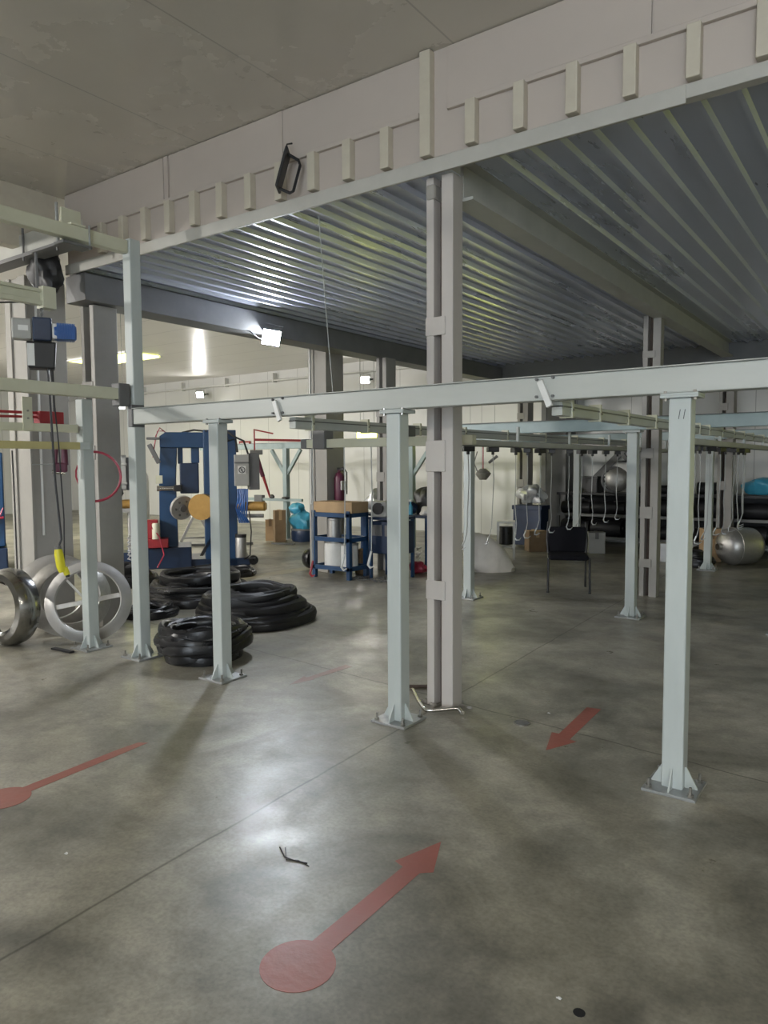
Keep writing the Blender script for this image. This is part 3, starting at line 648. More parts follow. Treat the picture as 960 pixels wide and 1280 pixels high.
# wires hanging from the deck, conduit on the far wall
tag(MB().tube([(-3.55, 4.15, 3.42), (-3.6, 4.3, 2.6), (-3.66, 4.45, 1.98)], .0035, 5).build('hanging_wire', 'cord'), 'thin wire hanging from the deck edge to the front beam', 'wire')
c = thing('wall_conduit', 'white cable conduit along the far wall under the ceiling', 'conduit', (-14, 14.4, 3.86))
MB().cyl((-9.9, 0, 0), (14, 0, 0), .03, 8).build('pipe', 'white', c)
for k in range(12): MB().box(-9.5+k*1.9, -9.46+k*1.9, -.04, .1, -.05, .2).build('clip', 'white', c)

# ------------------------------------------------------------------ blue machine
p = fl(245, 709); s = (p-CP).dot(cf)/FPX; rz = facing(p)
def lx(px): return (px-245)*s
def lz(py): return (709-py)*s
t = thing('blue_press', 'large blue gantry machine with steel disc and brass roller', 'machine', (p.x, p.y, 0), rz+.0)
MB().box(lx(187), lx(240), -.05, .75, 0, lz(683)).box(lx(187), lx(312), .0, .8, 0, lz(699)).build('bed', 'navy', t, .01)
MB().prism([(lx(202), lz(684)), (lx(224), lz(684)), (lx(223), lz(600)), (lx(226), lz(545)), (lx(206), lz(545)), (lx(203), lz(600))], .1, .5).build('left_column', 'blue', t, .01)
MB().prism([(lx(205), lz(560)), (lx(258), lz(560)), (lx(258), lz(541)), (lx(212), lz(541)), (lx(205), lz(546))], .05, .55).build('header', 'blue', t, .01)
MB().box(lx(257), lx(297), .0, .6, lz(709), lz(538)).build('right_column', 'blue', t, .012)
MB().box(lx(281), lx(284), -.02, .0, lz(705), lz(545)).build('guide_rail', 'navy', t)
MB().box(lx(228), lx(251), .05, .4, lz(617), lz(579)).build('carriage', 'navy', t, .02)
MB().box(lx(242), lx(252), .12, .42, lz(579), lz(558)).box(lx(226), lx(232), .15, .35, lz(580), lz(558)).build('carriage_slide', 'blue', t, .01)
MB().lathe([(0, -.05), (.09, -.05), (.10, -.03), (.185, -.03), (.195, 0), (.185, .03), (.0, .03)], Matrix.Translation((lx(230), -.05, lz(634))) @ Matrix.Rotation(pi/2+.25, 4, 'X') @ Matrix.Rotation(.45, 4, 'Y'), 40).build('steel_disc', 'ringw', t)
dm = Matrix.Translation((lx(230), -.05, lz(634))) @ Matrix.Rotation(pi/2+.25, 4, 'X') @ Matrix.Rotation(.45, 4, 'Y')
m = MB().lathe([(0, .03), (.06, .03), (.055, .06), (.0, .06)], dm, 24)
for k in range(6): m.lathe([(0, .03), (.018, .03), (.018, .045), (0, .045)], dm @ Matrix.Translation((.115*cos(k*pi/3), .115*sin(k*pi/3), 0)), 8)
m.build('disc_hub', 'grey_dark', t)
MB().lathe([(0, -.16), (.04, -.16), (.05, -.06), (.15, -.05), (.2, 0), (.2, .14), (.0, .14)], Matrix.Translation((lx(256), -.05, lz(633))) @ Matrix.Rotation(pi/2, 4, 'X') @ Matrix.Rotation(-.3, 4, 'Y'), 40).build('brass_wheel', 'brass', t)
MB().cyl((lx(292), .1, lz(634)), (lx(331), -.08, lz(634)), .075, 24).cyl((lx(330), -.08, lz(634)), (lx(333), -.09, lz(634)), .055, 20).build('brass_roller', 'brass', t)
MB().cyl((lx(292), .05, lz(646)), (lx(329), -.1, lz(646)), .03, 14).build('lower_shaft', 'grey_dark', t)
MB().cyl((lx(201), -.02, lz(610)), (lx(221), -.02, lz(610)), .042, 16).build('chrome_roller', 'chrome', t)
MB().box(lx(221), lx(230), -.06, .1, lz(614), lz(606)).build('roller_bracket', 'black', t, .006)
cb = MB().box(lx(294), lx(312), -.12, .12, lz(608), lz(569)).build('control_cabinet', 'grey_box', t, .008)
MB().box(lx(298), lx(308), -.128, -.118, lz(593), lz(583)).build('warning_label', 'white', cb)
sg = MB(); q = (lx(303), -.131, lz(588))
sg.tube([(q[0]+.045*cos(a), q[1], q[2]+.045*sin(a)) for a in [2*pi*k/16 for k in range(16)]], .006, 5, True)
sg.bar((q[0]-.022, q[1], q[2]+.028), (q[0]+.005, q[1], q[2]), .012, .004, (0, 1, 0)).bar((q[0]+.005, q[1], q[2]), (q[0]-.012, q[1], q[2]-.004), .012, .004, (0, 1, 0)).bar((q[0]-.012, q[1], q[2]-.004), (q[0]+.02, q[1], q[2]-.03), .012, .004, (0, 1, 0))
sg.build('warning_symbol', 'black', cb)
MB().box(lx(294), lx(312), -.126, -.118, lz(580), lz(578)).build('cabinet_seam', 'grey_dark', cb)
MB().box(lx(312), lx(325), -.08, .3, lz(613), lz(567)).build('side_cabinet', 'grey_dark', t, .008)
MB().box(lx(297), lx(310), .0, .15, lz(640), lz(612)).build('cable_block', 'hoistblue', t, .02)
m = MB()
for i in range(7):
    x = lx(298+i*2); m.tube([(x, -.02, lz(612)), (x+.03*sin(i), -.08, lz(622+i)), (x-.03, -.03, lz(636+i*2)), (x+.02, 0, lz(655))], .012, 6)
m.build('blue_hoses', 'hoistblue', t)
MB().lathe([(.085, 0), (.085, .30), (.08, .32), (.0, .32)], Matrix.Translation((lx(300), -.14, lz(697))), 24).build('filter_can', 'brushed', t)
MB().lathe([(.088, 0), (.088, .05), (.0, .05)], Matrix.Translation((lx(300), -.14, lz(672))), 24).build('can_lid', 'black', t)
MB().tube([(lx(283), 0, lz(540)), (lx(287), -.1, lz(552)), (lx(296), -.1, lz(549)), (lx(298), -.1, lz(566))], .018, 8).build('black_cable', 'black', t)
MB().tube([(lx(285), 0, lz(539)), (lx(293), -.1, lz(546)), (lx(306), -.1, lz(552)), (lx(311), -.1, lz(568))], .016, 8).build('black_cable', 'black', t)
MB().tube([(lx(311), -.1, lz(640)), (lx(313), -.15, lz(665)), (lx(311), -.15, lz(695)), (lx(304), -.12, lz(700))], .012, 6).build('black_cable', 'black', t)
MB().tube([(lx(232), .2, lz(541)), (lx(246), .1, lz(538)), (lx(262), 0, lz(540))], .016, 6).build('black_cable', 'black', t)
MB().prism([(lx(250), lz(695)), (lx(254), lz(695)), (lx(268), lz(672)), (lx(263), lz(672))], .0, .12).build('diagonal_strut', 'black', t)
pm = MB().box(lx(186), lx(213), -.15, .2, lz(682), lz(671)).box(lx(188), lx(201), -.1, .1, lz(671), lz(648)).build('hydraulic_pump', 'red', t, .01)
MB().lathe([(.06, 0), (.06, .22), (.05, .24), (0, .24)], Matrix.Translation((lx(199), -.13, lz(671))), 20).build('oil_cup', 'cream', pm)
MB().tube([(lx(193), -.15, lz(655)), (lx(203), -.2, lz(668)), (lx(208), -.22, lz(690)), (lx(200), -.25, lz(705))], .01, 6).build('pump_hose', 'hose', pm)
MB().tube([(lx(197), .0, lz(572)), (lx(201), 0, lz(546)), (lx(206), 0, lz(536)), (lx(212), .05, lz(541))], .009, 6).tube([(lx(199), .0, lz(560)), (lx(203), 0, lz(540)), (lx(210), 0, lz(540))], .007, 6).build('red_air_lines', 'hose', t)
MB().bar((lx(193), 0, lz(556)), (lx(204), 0, lz(579)), .07, .07).bar((lx(190), 0, lz(549)), (lx(206), 0, lz(549)), .04, .04).build('air_cylinder', 'grey_dark', t, .01)
MB().box(lx(200), lx(208), -.05, .0, lz(604), lz(594)).build('gauge_block', 'cream', t, .004)
# wheel at the machine foot and frame seen behind it
p2 = fl(317, 706); t = thing('castor_wheel', 'small dark green castor at the right foot of the blue machine', 'castor', (p2.x, p2.y, 0), rz)
MB().lathe([(.02, -.03), (.07, -.03), (.08, 0), (.07, .03), (.02, .03)], Matrix.Translation((0, 0, .08)) @ Matrix.Rotation(pi/2, 4, 'X'), 24).build('wheel', 'rubber', t)
MB().box(-.10, .03, -.045, .045, .10, .13).build('fork', 'grey_dark', t, .005)
p2 = fl(250, 671, .0); p2 = Vector((-11.3, 9.4, 0)); rz2 = facing(p2)
t = thing('a_frame', 'silver triangular frame seen through the blue machine', 'frame', p2, rz2)
MB().bar((-.32, 0, .02), (.02, 0, .70), .05, .05).bar((.36, 0, .02), (.02, 0, .70), .05, .05).bar((-.26, 0, .16), (.3, 0, .16), .04, .04).build('frame', 'brushed', t, .004)
MB().bar((-.9, -.1, .025), (1.1, -.1, .025), .05, .05).build('base_rail', 'grey_dark', t, .004)
# second machine behind the tall post
p = fl(156, 705); s = (p-CP).dot(cf)/FPX
t = thing('work_station', 'grey cabinet with yellow motor on a blue stand between the left posts', 'machine', (p.x, p.y, 0), facing(p))
def lx(px): return (px-156)*s
def lz(py): return (705-py)*s
MB().box(lx(147), lx(161), 0, .3, lz(613), lz(569)).box(lx(146), lx(162), -.02, .3, lz(582), lz(579)).box(lx(146), lx(162), -.02, .3, lz(606), lz(603)).build('cabinet', 'grey_box', t, .01)
MB().box(lx(161), lx(168), .05, .3, lz(613), lz(572)).build('cabinet_side', 'grey_dark', t, .01)
MB().cyl((lx(147), -.05, lz(630)), (lx(164), -.05, lz(630)), .075, 20).build('motor', 'brass', t)
MB().box(lx(146), lx(168), -.1, .3, lz(640), lz(635)).build('table_plate', 'brushed', t, .005)
MB().box(lx(146), lx(153), -.05, .2, lz(668), lz(640)).build('blue_body', 'blue', t, .01)
for q in (148, 153, 163): MB().cyl((lx(q), 0, 0), (lx(q), 0, lz(640)), .03, 12).build('leg', 'brushed', t)
MB().blob((lx(150), -.08, lz(616)), .09, .08, .10, 3, .15, 14, 10, False).build('motor_cap', 'black', t)
MB().box(lx(146), lx(172), -.1, .35, 0, lz(690)).build('base', 'navy', t, .01)
m = MB()
for i in range(6): m.tube([(lx(164), -.12, lz(668+i*5)), (lx(160), -.16, lz(672+i*5)), (lx(167), -.16, lz(675+i*5))], .016, 6)
m.build('cable_loops', 'foil', t)
MB().tube([(lx(150), -.05, lz(569)), (lx(143), -.1, lz(556)), (lx(147), -.1, lz(545))], .018, 6).tube([(lx(152), -.05, lz(569)), (lx(148), -.1, lz(562)), (lx(144), -.1, lz(550))], .03, 6).build('cable_spray', 'black', t)
# blue machine at the left edge
p = fl(-4, 712); s = (p-CP).dot(cf)/FPX
t = thing('blue_cabinet', 'blue machine cabinet cut by the left edge of the photo', 'cabinet', (p.x, p.y, 0), facing(p))
MB().box(-.75, .14, 0, .8, .35, (712-566)*s).build('body', 'blue', t, .02)
MB().box(-.75, .16, -.05, .8, 0, .33).build('plinth', 'navy', t, .02)
MB().tube([(.12, -.02, .95), (.02, -.04, .7), (-.05, -.04, .55)], .012, 6).tube([(-.2, -.05, .78), (.12, -.03, .80)], .02, 8).build('red_hose', 'hose', t)
# cylinders standing behind the left posts
for i, (px, py, col, lb) in enumerate(((172, 690, 'ringw', 'pale gas bottle standing left of the blue machine'), (181, 690, 'white', 'white gas bottle beside the blue machine\'s air cylinder'))):
    q = fl(px, py); q = Vector((q.x*1.12, q.y*1.12, 0)); t = thing('gas_bottle', lb, 'gas bottle', q, 0)
    MB().lathe([(.11, 0), (.115, .05), (.115, 1.25), (.10, 1.38), (.05, 1.47), (.03, 1.5), (.0, 1.5)], None, 24).build('body', col, t)
    MB().cyl((0, 0, 1.5), (0, 0, 1.58), .03, 10).build('valve', 'brass', t)

# ------------------------------------------------------------------ far work stations with Y-braced posts
def ypost(label, x, y, col='tealframe'):
    t = thing('braced_post', label, 'post', (x, y, 0))
    MB().box(-.055, .055, -.055, .055, 0, 1.93).build('shaft', col, t, .006)
    for sx in (-1, 1): MB().bar((sx*.03, 0, 1.38), (sx*.42, 0, 1.90), .07, .06, (0, 1, 0)).build('brace', col, t, .004)
    MB().box(-.13, .13, -.13, .13, 0, .014).build('base_plate', 'plate', t)
    return t
ypost('Y-braced pale teal post behind the blue bags', -10.70, 11.36)
ypost('Y-braced post seen between middle post and central column', -7.50, 11.36)
o = thing('manipulator', 'red pneumatic lift arm hanging at the far work station', 'arm', (-11.3, 11.1, 0), facing((-11.3, 11.1)))
MB().tube([(-.03, 0, 1.82), (.12, 0, 1.33)], [.055, .045], 12).build('cylinder', 'maroon', o)
MB().tube([(.12, 0, 1.35), (.27, 0, .86)], [.035, .02], 10).build('rod', 'red', o)
MB().box(-.15, .12, -.05, .05, 1.80, 1.9).build('carriage', 'grey_dark', o, .01)
MB().bar((-.05, 0, 1.9), (-.05, 0, 2.35), .03, .03).bar((-.05, 0, 2.12), (1.05, 0, 2.10), .05, .05).bar((-.03, 0, 2.33), (.35, 0, 2.25), .03, .03).build('red_mast', 'red', o)
o = thing('bench_bar', 'horizontal grey bar with clamp blocks across the braced post', 'bar', (-10.9, 11.25, .84), .0)
MB().bar((-1.2, 0, 0), (.75, 0, 0), .05, .06).build('bar', 'tealframe', o, .004)
MB().box(-.62, -.38, -.05, .05, -.07, .09).build('clamp_block', 'grey_dark', o, .01)
MB().blob((-.1, -.02, .06), .06, .04, .05, 3, .1, 10, 8).blob((.3, -.02, .04), .12, .05, .03, 4, .1, 10, 8).build('tool_block', 'black', o)
t = thing('wall_sign', 'small red framed sign on the far wall left of the rails', 'sign', (-15.2, 14.46, 2.15))
MB().box(-.22, .22, -.02, .02, -.1, .1).build('frame', 'red', t, .004)
MB().box(-.18, -.03, -.026, -.018, -.06, .05).box(.02, .18, -.026, -.018, -.06, .05).build('white_field', 'white', t)
def fbox(name, label, cat, px, py, wpx, hpx, dp, m, lid=True, turn=0., flap='carton_dark'):
    p = fl(px, py); s = (p-CP).dot(cf)/FPX; t = thing(name, label, cat, (p.x, p.y, 0), facing(p)+turn)
    W, H = wpx*s, hpx*s
    MB().box(-W/2, W/2, 0, dp, 0, H).build('body', m, t, .008)
    if lid: MB().box(-W/2-.004, W/2+.004, -.004, dp*.5, H, H+.006).box(-.03, .03, -.006, dp, H*.7, H+.009).build('tape_and_flap', flap, t)
    return t
fbox('cardboard_box', 'brown cardboard box standing left of the far braced post', 'box', 351, 678, 14, 40, .2, 'carton_dark', turn=.2, flap='cardboard')
fbox('cardboard_box', 'low pale carton at the foot of the far braced post', 'box', 338, 676, 12, 26, .2, 'cardboard', turn=.0)
p = fl(352, 681); tag(MB().bar((-.25, 0, .02), (.25, .1, .02), .08, .03).build('flat_bar', 'grey_dark', None, 0, p), 'dark flat bar on the floor before the far braced post', 'bar')
p = fl(380, 676); t = thing('blue_drum', 'dark blue drum under the blue plastic bags', 'drum', p, 0)
MB().lathe([(.24, 0), (.26, .05), (.265, .15), (.265, .22), (.25, .26), (.0, .26)], None, 28).build('body', 'navy', t); MB().lathe([(.255, .22), (.268, .23), (.268, .265), (.24, .27)], None, 28, True).build('rim', 'grey_dark', t)
for i, (px, py, rx, rz_, lb) in enumerate(((378, 662, .26, .34, 'lower bunched sky blue plastic bag beside the far post'), (371, 645, .18, .22, 'upper sky blue plastic bag on top of its pile'))):
    p = fl(380, 676); z = (.26+.34*.62*.7, .26+.34*.62*1.65+.05)[i]
    q = Vector((p.x+(0.0, -.12)[i], p.y-.05, z)); tag(MB().blob((0, 0, 0), rx, rx*.8, rz_*.62, 20+i, .14, 22, 14, True).build('plastic_bag', 'bluebag', None, 0, q), lb, 'bag')
p = fl(391, 711); t = thing('rubber_roll', 'black rubber wheel roll on the floor left of the blue rack', 'roll', (p.x, p.y, 0), facing(p)+.5)
MB().lathe([(.06, -.08), (.14, -.08), (.16, -.05), (.16, .05), (.14, .08), (.06, .08)], Matrix.Translation((0, 0, .16)) @ Matrix.Rotation(pi/2, 4, 'X'), 32, True).build('tyre', 'rubber', t)
MB().lathe([(.0, -.03), (.06, -.03), (.06, .03), (.0, .03)], Matrix.Translation((0, 0, .16)) @ Matrix.Rotation(pi/2, 4, 'X'), 20).build('hub', 'grey_dark', t)

# ------------------------------------------------------------------ blue rack and contents
X0, X1, Y0, Y1 = -6.76, -6.14, 7.74, 8.12
t = thing('blue_rack', 'blue steel rack with shelves, left of the middle post', 'rack', (X0, Y0, 0))
for x in (0, X1-X0):
    for y in (0, Y1-Y0): MB().box(x-.03, x+.03, y-.03, y+.03, 0, .95).build('leg', 'blue', t, .004)
for z in (.12, .52, .86):
    MB().box(-.03, X1-X0+.03, -.03, .0, z, z+.06).box(-.03, X1-X0+.03, Y1-Y0, Y1-Y0+.03, z, z+.06).box(-.03, 0, 0, Y1-Y0, z, z+.06).box(X1-X0, X1-X0+.03, 0, Y1-Y0, z, z+.06).build('shelf_rim', 'blue', t, .003)
    MB().box(0, X1-X0, 0, Y1-Y0, z+.02, z+.03).build('shelf', 'navy', t)
t = thing('cardboard_box', 'long tan cardboard box lying on top of the blue rack', 'box', (-6.44, 7.93, .92), 0)
MB().box(-.34, .36, -.2, .18, 0, .15).build('body', 'cardboard', t, .008); MB().box(-.34, .36, -.03, .03, .15, .153).build('tape', 'carton_dark', t)
t = thing('grey_appliance', 'grey machine head on the rack\'s right end', 'machine', (-5.9, 8.15, .86), .2)
MB().box(-.1, .14, -.12, .12, 0, .22).build('body', 'grey_box', t, .02); MB().lathe([(0, 0), (.08, 0), (.08, .03), (0, .03)], Matrix.Translation((.02, -.12, .12)) @ Matrix.Rotation(pi/2, 4, 'X'), 24).build('dial', 'black', t)
st = thing('equipment_stand', 'dark stand under the grey appliance behind the middle post', 'stand', (-5.85, 8.25, 0))
MB().box(-.2, .3, -.2, .25, .82, .86).build('top', 'navy', st, .004); MB().box(-.15, .3, -.18, .2, .35, .8).build('cabinet', 'navy', st, .01)
MB().box(-.15, .03, -.19, -.175, .6, .75).box(.08, .25, -.19, -.175, .6, .75).build('vent_panel', 'grey_dark', st)
for x, y in ((-.17, -.17), (.27, -.17), (-.17, .22), (.27, .22)): MB().box(x-.02, x+.02, y-.02, y+.02, 0, .82).build('leg', 'blue', st)
for i, (x, y, z, r, hh, lb) in enumerate(((-6.56, 7.93, .15, .14, .36, 'white cylinder standing on the rack\'s lower shelf at left'), (-6.28, 7.93, .15, .12, .34, 'pale cylinder standing on the rack\'s lower shelf at right'), (-6.56, 7.93, .55, .10, .28, 'silver can on the rack\'s middle shelf'))):
    t = thing('drum', lb, 'drum', (x, y, z))
    MB().lathe([(r, 0), (r, hh), (r-.01, hh+.005), (.0, hh+.005)], None, 28).build('body', 'white' if i < 2 else 'brushed', t)
    MB().lathe([(r+.004, hh-.03), (r+.008, hh-.015), (r+.004, hh)], None, 28, True).build('rim', 'brushed', t)
t = fbox('cardboard_box', 'dark brown carton on the floor under the equipment stand', 'box', 458, 718, 16, 30, .2, 'carton_dark', turn=.4, flap='cardboard')
tag(MB().blob((0, 0, 0), .2, .2, .2, 31, .2, 20, 12).build('film_bundle', 'foil', None, 0, (-6.75, 9.32, 1.0)), 'crumpled silver film bundle on the far table behind the rack', 'bundle')
tb = thing('work_table', 'table heaped with bags between the middle post and central column', 'table', (-6.5, 9.27, 0))
MB().box(-.5, .8, -.2, .5, .78, .82).build('tabletop', 'navy', tb, .004)
for x, y in ((-.45, -.15), (.75, -.15), (-.45, .45), (.75, .45)): MB().box(x-.025, x+.025, y-.025, y+.025, 0, .78).build('leg', 'blue', tb)
for i, (x, y, z, rx, rz_, mm, lb) in enumerate(((-5.95, 9.45, .98, .22, .26, 'black', 'black plastic bag on the far table'), (-6.15, 9.22, .92, .13, .12, 'navy', 'dark blue cloth bundle on the far table'), (-5.82, 9.25, .87, .12, .08, 'sack', 'white cloth draped on the far table edge'))):
    tag(MB().blob((0, 0, 0), rx, rx*.8, rz_, 40+i, .15, 20, 12).build('bag', mm, None, 0, (x, y, z)), lb, 'bag')
t = thing('spray_bottle', 'small clear bottle on the far table between the posts', 'bottle', (-6.05, 9.13, .82))
MB().lathe([(.035, 0), (.035, .12), (.012, .17), (.012, .2), (0, .2)], None, 16).build('body', 'bluebag', t); MB().box(-.04, .02, -.01, .01, .2, .23).build('trigger', 'white', t)
p = fl(523, 716); tag(MB().blob((0, 0, 0), .13, .10, .10, 51, .2, 18, 10).build('red_cloth', 'hose', None, 0, (p.x, p.y, .07)), 'red cloth on the floor beside the central column', 'cloth')
p = fl(521, 700); b = MB(); rnd = random.Random(2)
for i in range(16):
    a = (rnd.uniform(-.16, .16), rnd.uniform(-.12, .12), rnd.uniform(.015, .16)); q = (a[0]+rnd.uniform(-.15, .15), a[1]+rnd.uniform(-.1, .1), max(.015, a[2]+rnd.uniform(-.12, .06)))
    b.bar(a, q, .025, .006)
tag(b.build('metal_scrap', 'brushed', None, 0, (p.x, p.y, 0)), 'heap of silver offcuts on the floor between middle post and column', 'scrap heap', None, 'stuff')
p = fl(460, 727); b = MB()
for i in range(30):
    a = (rnd.uniform(-.32, .28), rnd.uniform(-.2, .1), .008); b.tube([a, (a[0]+rnd.uniform(-.06, .06), a[1]+rnd.uniform(-.05, .05), .02), (a[0]+rnd.uniform(-.1, .1), a[1]+rnd.uniform(-.06, .06), .008)], .007, 5)
tag(b.build('swarf', 'grey_dark', None, 0, (p.x, p.y+.2, 0)), 'dark swarf scattered on the floor right of the blue rack', 'swarf', None, 'stuff')
# white woven sack, roll stand, bar cart
p = fl(606, 716); t = thing('woven_sack', 'white woven sack slumped behind the farther post by central column', 'sack', (p.x-.02, p.y+.2, 0), facing(p))
vs = []
n = 26
for i, (z, rx, ry) in enumerate(((0, .30, .18), (.06, .34, .21), (.18, .335, .21), (.32, .31, .20), (.44, .24, .17), (.53, .14, .11), (.57, .04, .03))):
    for k in range(n):
        a = 2*pi*k/n; g = 1+.07*sin(3*a+i*.8)+.045*sin(7*a-i*2)
        vs.append((rx*g*cos(a)-.035*i+(.05 if cos(a) > .8 and i < 2 else 0), ry*g*sin(a), z))
MB().add(vs, [(i*n+k, i*n+(k+1) % n, (i+1)*n+(k+1) % n, (i+1)*n+k) for i in range(6) for k in range(n)]+[tuple(range(n))[::-1]], True).build('sack_body', 'sack', t)
p = fl(622, 702); p = Vector((p.x, p.y+.3, 0)); t = thing('frame_cart', 'white metal frame cart behind the woven sack', 'cart', p, facing(p))
for x in (-.13, .13):
    for y in (0, .3): MB().box(x-.018, x+.018, y-.018, y+.018, 0, .62).build('leg', 'white', t)
MB().box(-.15, .15, -.02, .32, .60, .63).build('top', 'white', t, .004); MB().box(-.12, .12, 0, .3, .2, .22).build('shelf', 'white', t)
MB().lathe([(.0, 0), (.11, 0), (.11, .3), (0, .3)], Matrix.Translation((0, .15, .24)), 20).build('black_bobbin', 'rubber', t)
p = Vector((-6.3, 12.0, 0)); t = thing('hanging_tool', 'overhead tool head with red cable above the frame cart', 'tool', (-6.05, 11.45, 1.3), facing(p))
MB().lathe([(0, 0), (.06, 0), (.13, .09), (.14, .12), (.05, .2), (0, .2)], None, 20).build('head', 'brushed', t); MB().cyl((0, 0, .2), (0, 0, .62), .012, 6).build('red_cable', 'hose', t)
MB().tube([(-.08, 0, .1), (-.16, 0, .3), (-.1, 0, .5)], .01, 6).tube([(.1, -.02, .3), (.25, -.02, .42)], .025, 8).build('handle', 'grey_dark', t)

# ------------------------------------------------------------------ chair
p = (fl(684, 741)+fl(738, 742))*.5; fdir = facing(p)
t = thing('office_chair', 'black armless conference chair standing alone under the deck', 'chair', (p.x, p.y, 0), fdir+.06)
MB().box(-.235, .235, .0, .44, .40, .46).build('seat', 'fabric', t, .025)
MB().prism([(-.225, 0), (.225, 0), (.245, .16), (.235, .33), (-.235, .33), (-.245, .16)], .44, .485, Matrix.Translation((0, 0.02, .50)) @ Matrix.Rotation(-.12, 4, 'X')).build('backrest', 'fabric', t, .02)
for sx in (-1, 1):
    MB().tube([(sx*.25, .0, 0), (sx*.245, .02, .42)], .014, 10).build('leg', 'black', t)
    MB().tube([(sx*.235, .50, 0), (sx*.235, .44, .42), (sx*.25, .50, .62), (sx*.235, .56, .83)], .014, 10).build('leg', 'black', t)
    MB().tube([(sx*.245, .02, .42), (sx*.245, .45, .42)], .013, 8).build('side_rail', 'black', t)
    MB().tube([(sx*.25, .0, 0), (sx*.25, .0, .018)], .018, 10).build('foot_cap', 'rubber', t)

# ------------------------------------------------------------------ far bench with rubber rolls
RX0, RX1, RY0, RY1 = -5.42, .3, 13.36, 14.1
t = thing('storage_rack', 'long dark storage rack along the far wall behind the chair', 'rack', (RX0, RY0, 0))
LW, LD = RX1-RX0, RY1-RY0
for k in range(5):
    for y in (0, LD): MB().box(k*LW/4-.025, k*LW/4+.025, y-.025, y+.025, 0, 1.02).build('upright', 'grey_dark', t)
for z in (.16, .58, .98):
    MB().box(-.03, LW+.03, -.03, -.01, z, z+.05).build('front_rail', 'girder' if z < .9 else 'black', t, .003)
    MB().box(-.02, LW+.02, 0, LD, z+.02, z+.04).build('shelf', 'black', t)
MB().box(-.03, LW+.03, LD+.02, LD+.05, .1, 1.02).build('back_panel', 'black', t)
rnd = random.Random(21); n = 0
for z, nm in ((.20, 'bottom'), (.62, 'middle'), (1.02, 'top')):
    for k in range(9):
        x = RX0+.32+k*.6+rnd.uniform(-.04, .04); r = rnd.uniform(.11, .165) if nm != 'top' else rnd.uniform(.06, .11)
        L = rnd.uniform(.5, .58)
        if nm == 'top' and k in (0, 1, 5): continue
        q = thing('rubber_roll', 'black rubber roll on the %s shelf, %s from the left' % (nm, ['first'] [0] if k == 0 else ORD[k]), 'roll', (x, RY0+.2, z), rnd.uniform(-.03, .03), 'rubber rolls on the far rack')
        MB().lathe([(.035, -L/2), (r, -L/2), (r*1.03, -L/2+.02), (r, 0), (r*1.03, L/2-.02), (r, L/2), (.035, L/2)], Matrix.Translation((0, 0, r*1.03)) @ Matrix.Rotation(pi/2, 4, 'Y'), 26, True).build('wound_sheet', 'rubber_matte', q)
        MB().cyl((-L/2-.01, 0, r*1.03), (L/2+.01, 0, r*1.03), .03, 12).build('core', 'carton_dark' if k % 3 == 0 else 'grey_dark', q)
        n += 1
# things on the rack
t = thing('steel_bowl', 'round steel lid with dark rim on the rack top by the stair panel', 'lid', (-4.42, 13.6, 1.02), facing((-4.4, 13.6)))
MB().lathe([(0, .06), (.10, .05), (.20, .02), (.22, 0), (.22, -.02), (0, -.02)], Matrix.Translation((.05, 0, .25)) @ Matrix.Rotation(pi/2, 4, 'X'), 36).build('dome', 'brushed', t)
MB().lathe([(.2, -.06), (.25, -.06), (.25, .02), (.22, .03), (.2, .02)], Matrix.Translation((0, .04, .25)) @ Matrix.Rotation(pi/2, 4, 'X'), 36, True).build('dark_rim', 'grey_dark', t)
t = thing('black_crate', 'black crate on the rack top left of the far post', 'crate', (-4.92, 13.65, 1.02), 0)
MB().box(-.22, .22, -.2, .2, 0, .30).build('body', 'black', t, .012); MB().box(-.24, .24, -.22, .22, .27, .31).build('rim', 'black', t, .006)
tag(MB().blob((0, 0, 0), .24, .2, .19, 61, .24, 30, 20).build('film_roll', 'foil', None, 0, (-5.72, 12.75, .98)), 'crumpled clear film bag beside the far battened column', 'bag')
b = thing('side_stand', 'dark low stand under the clear film bag', 'stand', (-5.72, 12.75, 0))
MB().box(-.3, .3, -.2, .2, .72, .8).build('top', 'navy', b, .006); MB().box(-.28, .28, -.18, .18, .05, .72).build('body', 'navy', b, .006)
tag(MB().blob((0, 0, 0), .34, .24, .17, 62, .15, 22, 14).build('plastic_bag', 'bluebag', None, 0, (-1.86, 13.6, 1.16)), 'blue plastic bag on the rack top at the right edge', 'bag')
# cartons, bin, steel tank
fbox('cardboard_box', 'brown carton on the floor left of the black chair', 'box', 672, 690, 22, 26, .3, 'carton_dark', turn=.3, flap='cardboard')
fbox('cardboard_box', 'darker carton on the floor close behind the chair', 'box', 688, 688, 12, 22, .3, 'carton_dark', turn=.2)
fbox('grey_bin', 'grey square bin on the floor right of the black chair', 'bin', 746, 692, 20, 26, .28, 'grey_box', turn=.1, flap='grey_dark')
fbox('cardboard_box', 'reddish brown carton stack beside the steel tank', 'box', 890, 703, 22, 42, .22, 'cardboard', turn=.3)
fbox('grey_bin', 'pale bin behind the right-hand post', 'bin', 829, 703, 8, 24, .2, 'ringw', False)
p = fl(922, 707); t = thing('steel_tank', 'squat polished steel tank lying on the floor at far right', 'tank', (p.x, p.y+.15, 0), facing(p)-.9)
mx = Matrix.Translation((0, 0, .29)) @ Matrix.Rotation(pi/2, 4, 'X')
MB().lathe([(0, .34), (.12, .33), (.22, .28), (.275, .2), (.285, .14), (.285, -.14), (.275, -.2), (.22, -.27), (.1, -.31), (0, -.32)], mx, 44).build('shell', 'brushed', t)
MB().lathe([(.287, .13), (.295, .135), (.295, .15), (.287, .155)], mx, 44, True).build('weld_seam', 'brushed', t)
MB().cyl((0, -.3, .29), (0, -.40, .29), .05, 20).build('nozzle', 'chrome', t)
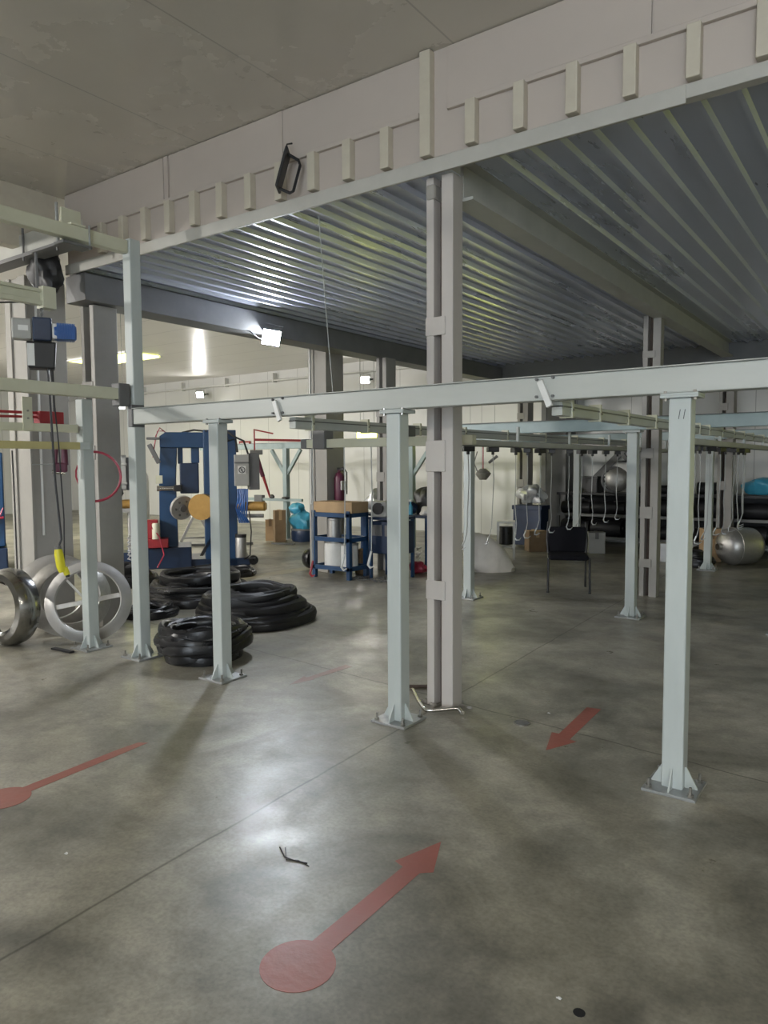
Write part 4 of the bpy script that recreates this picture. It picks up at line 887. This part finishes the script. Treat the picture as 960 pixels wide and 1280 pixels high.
p = fl(868, 708); coil('dark hose pile on the floor behind the right post', (p.x, p.y+.1, 0), [(4, .22, .03, .03, .03), (4, .2, .09, .04, .03), (3, .16, .15, .04, .03)], seed=31)
# stair against the far wall
t = thing('steel_stair', 'grey stair side with sloping stringer against the far wall', 'stair', (-5.25, 14.3, 0))
MB().prism([(0, .98), (0, 1.05), (1.0, 2.05), (1.0, .98)], .02, .06).build('side_panel', 'wallp', t)
MB().bar((-.08, 0, .98), (1.0, 0, 2.06), .08, .12).build('stringer', 'grey_dark', t, .004)
MB().bar((.55, -.02, 1.95), (1.05, -.02, 1.45), .05, .08).build('strut', 'grey_dark', t, .004)
for k in range(5): MB().box(.05+k*.2, .25+k*.2, -.3, 0, 1.0+k*.2, 1.03+k*.2).build('tread', 'grey_dark', t)
# red extinguisher on the building column
t = thing('fire_extinguisher', 'dark red fire extinguisher mounted on the column behind blue rack', 'extinguisher', (-6.80, 8.32, 1.05))
MB().lathe([(0, 0), (.075, 0), (.08, .02), (.08, .34), (.06, .40), (.025, .43), (.025, .46), (0, .46)], Matrix.Translation((.03, 0, 0)), 24).build('cylinder', 'maroon', t)
MB().box(.06, .115, -.05, .05, .16, .30).build('label_panel', 'ringw', t, .01)
MB().tube([(.03, 0, .46), (.08, .03, .50), (.13, .05, .42), (.12, .06, .1)], .010, 6).build('hose', 'black', t)
MB().box(-.0, .12, -.02, .02, .45, .49).build('valve', 'black', t, .004)
# tube lamps; the farthest yellow one is added to glow on the floor
for i, (loc, L, lb, mm) in enumerate((((-6.62, 12.5, 2.02), .7, 'added yellowish lamp for the floor glow, farther back between middle post and central column', 'yglass'), ((-6.76, 9.0, 2.03), .32, 'yellowish lit tube lamp above the bridge beam, behind the middle post', 'yglass'), ((-8.73, 6.0, 2.43), .14, 'short white lit lamp just left of the tall post', 'tube'))):
    t = thing('tube_lamp', lb, 'lamp', loc, facing(loc))
    MB().box(-L/2-.03, L/2+.03, -.02, .06, .09, .13).build('housing', 'white', t, .004)
    MB().box(-L/2, L/2, -.02, .04, -.07, .09).build('diffuser', mm, t, .01)
    zt = (3.14 if loc[0] > -6.7 else 4.12)-loc[2]
    MB().cyl((-L/3, 0, .13), (-L/3, 0, zt), .004, 5).cyl((L/3, 0, .13), (L/3, 0, zt), .004, 5).build('suspension', 'cord', t)
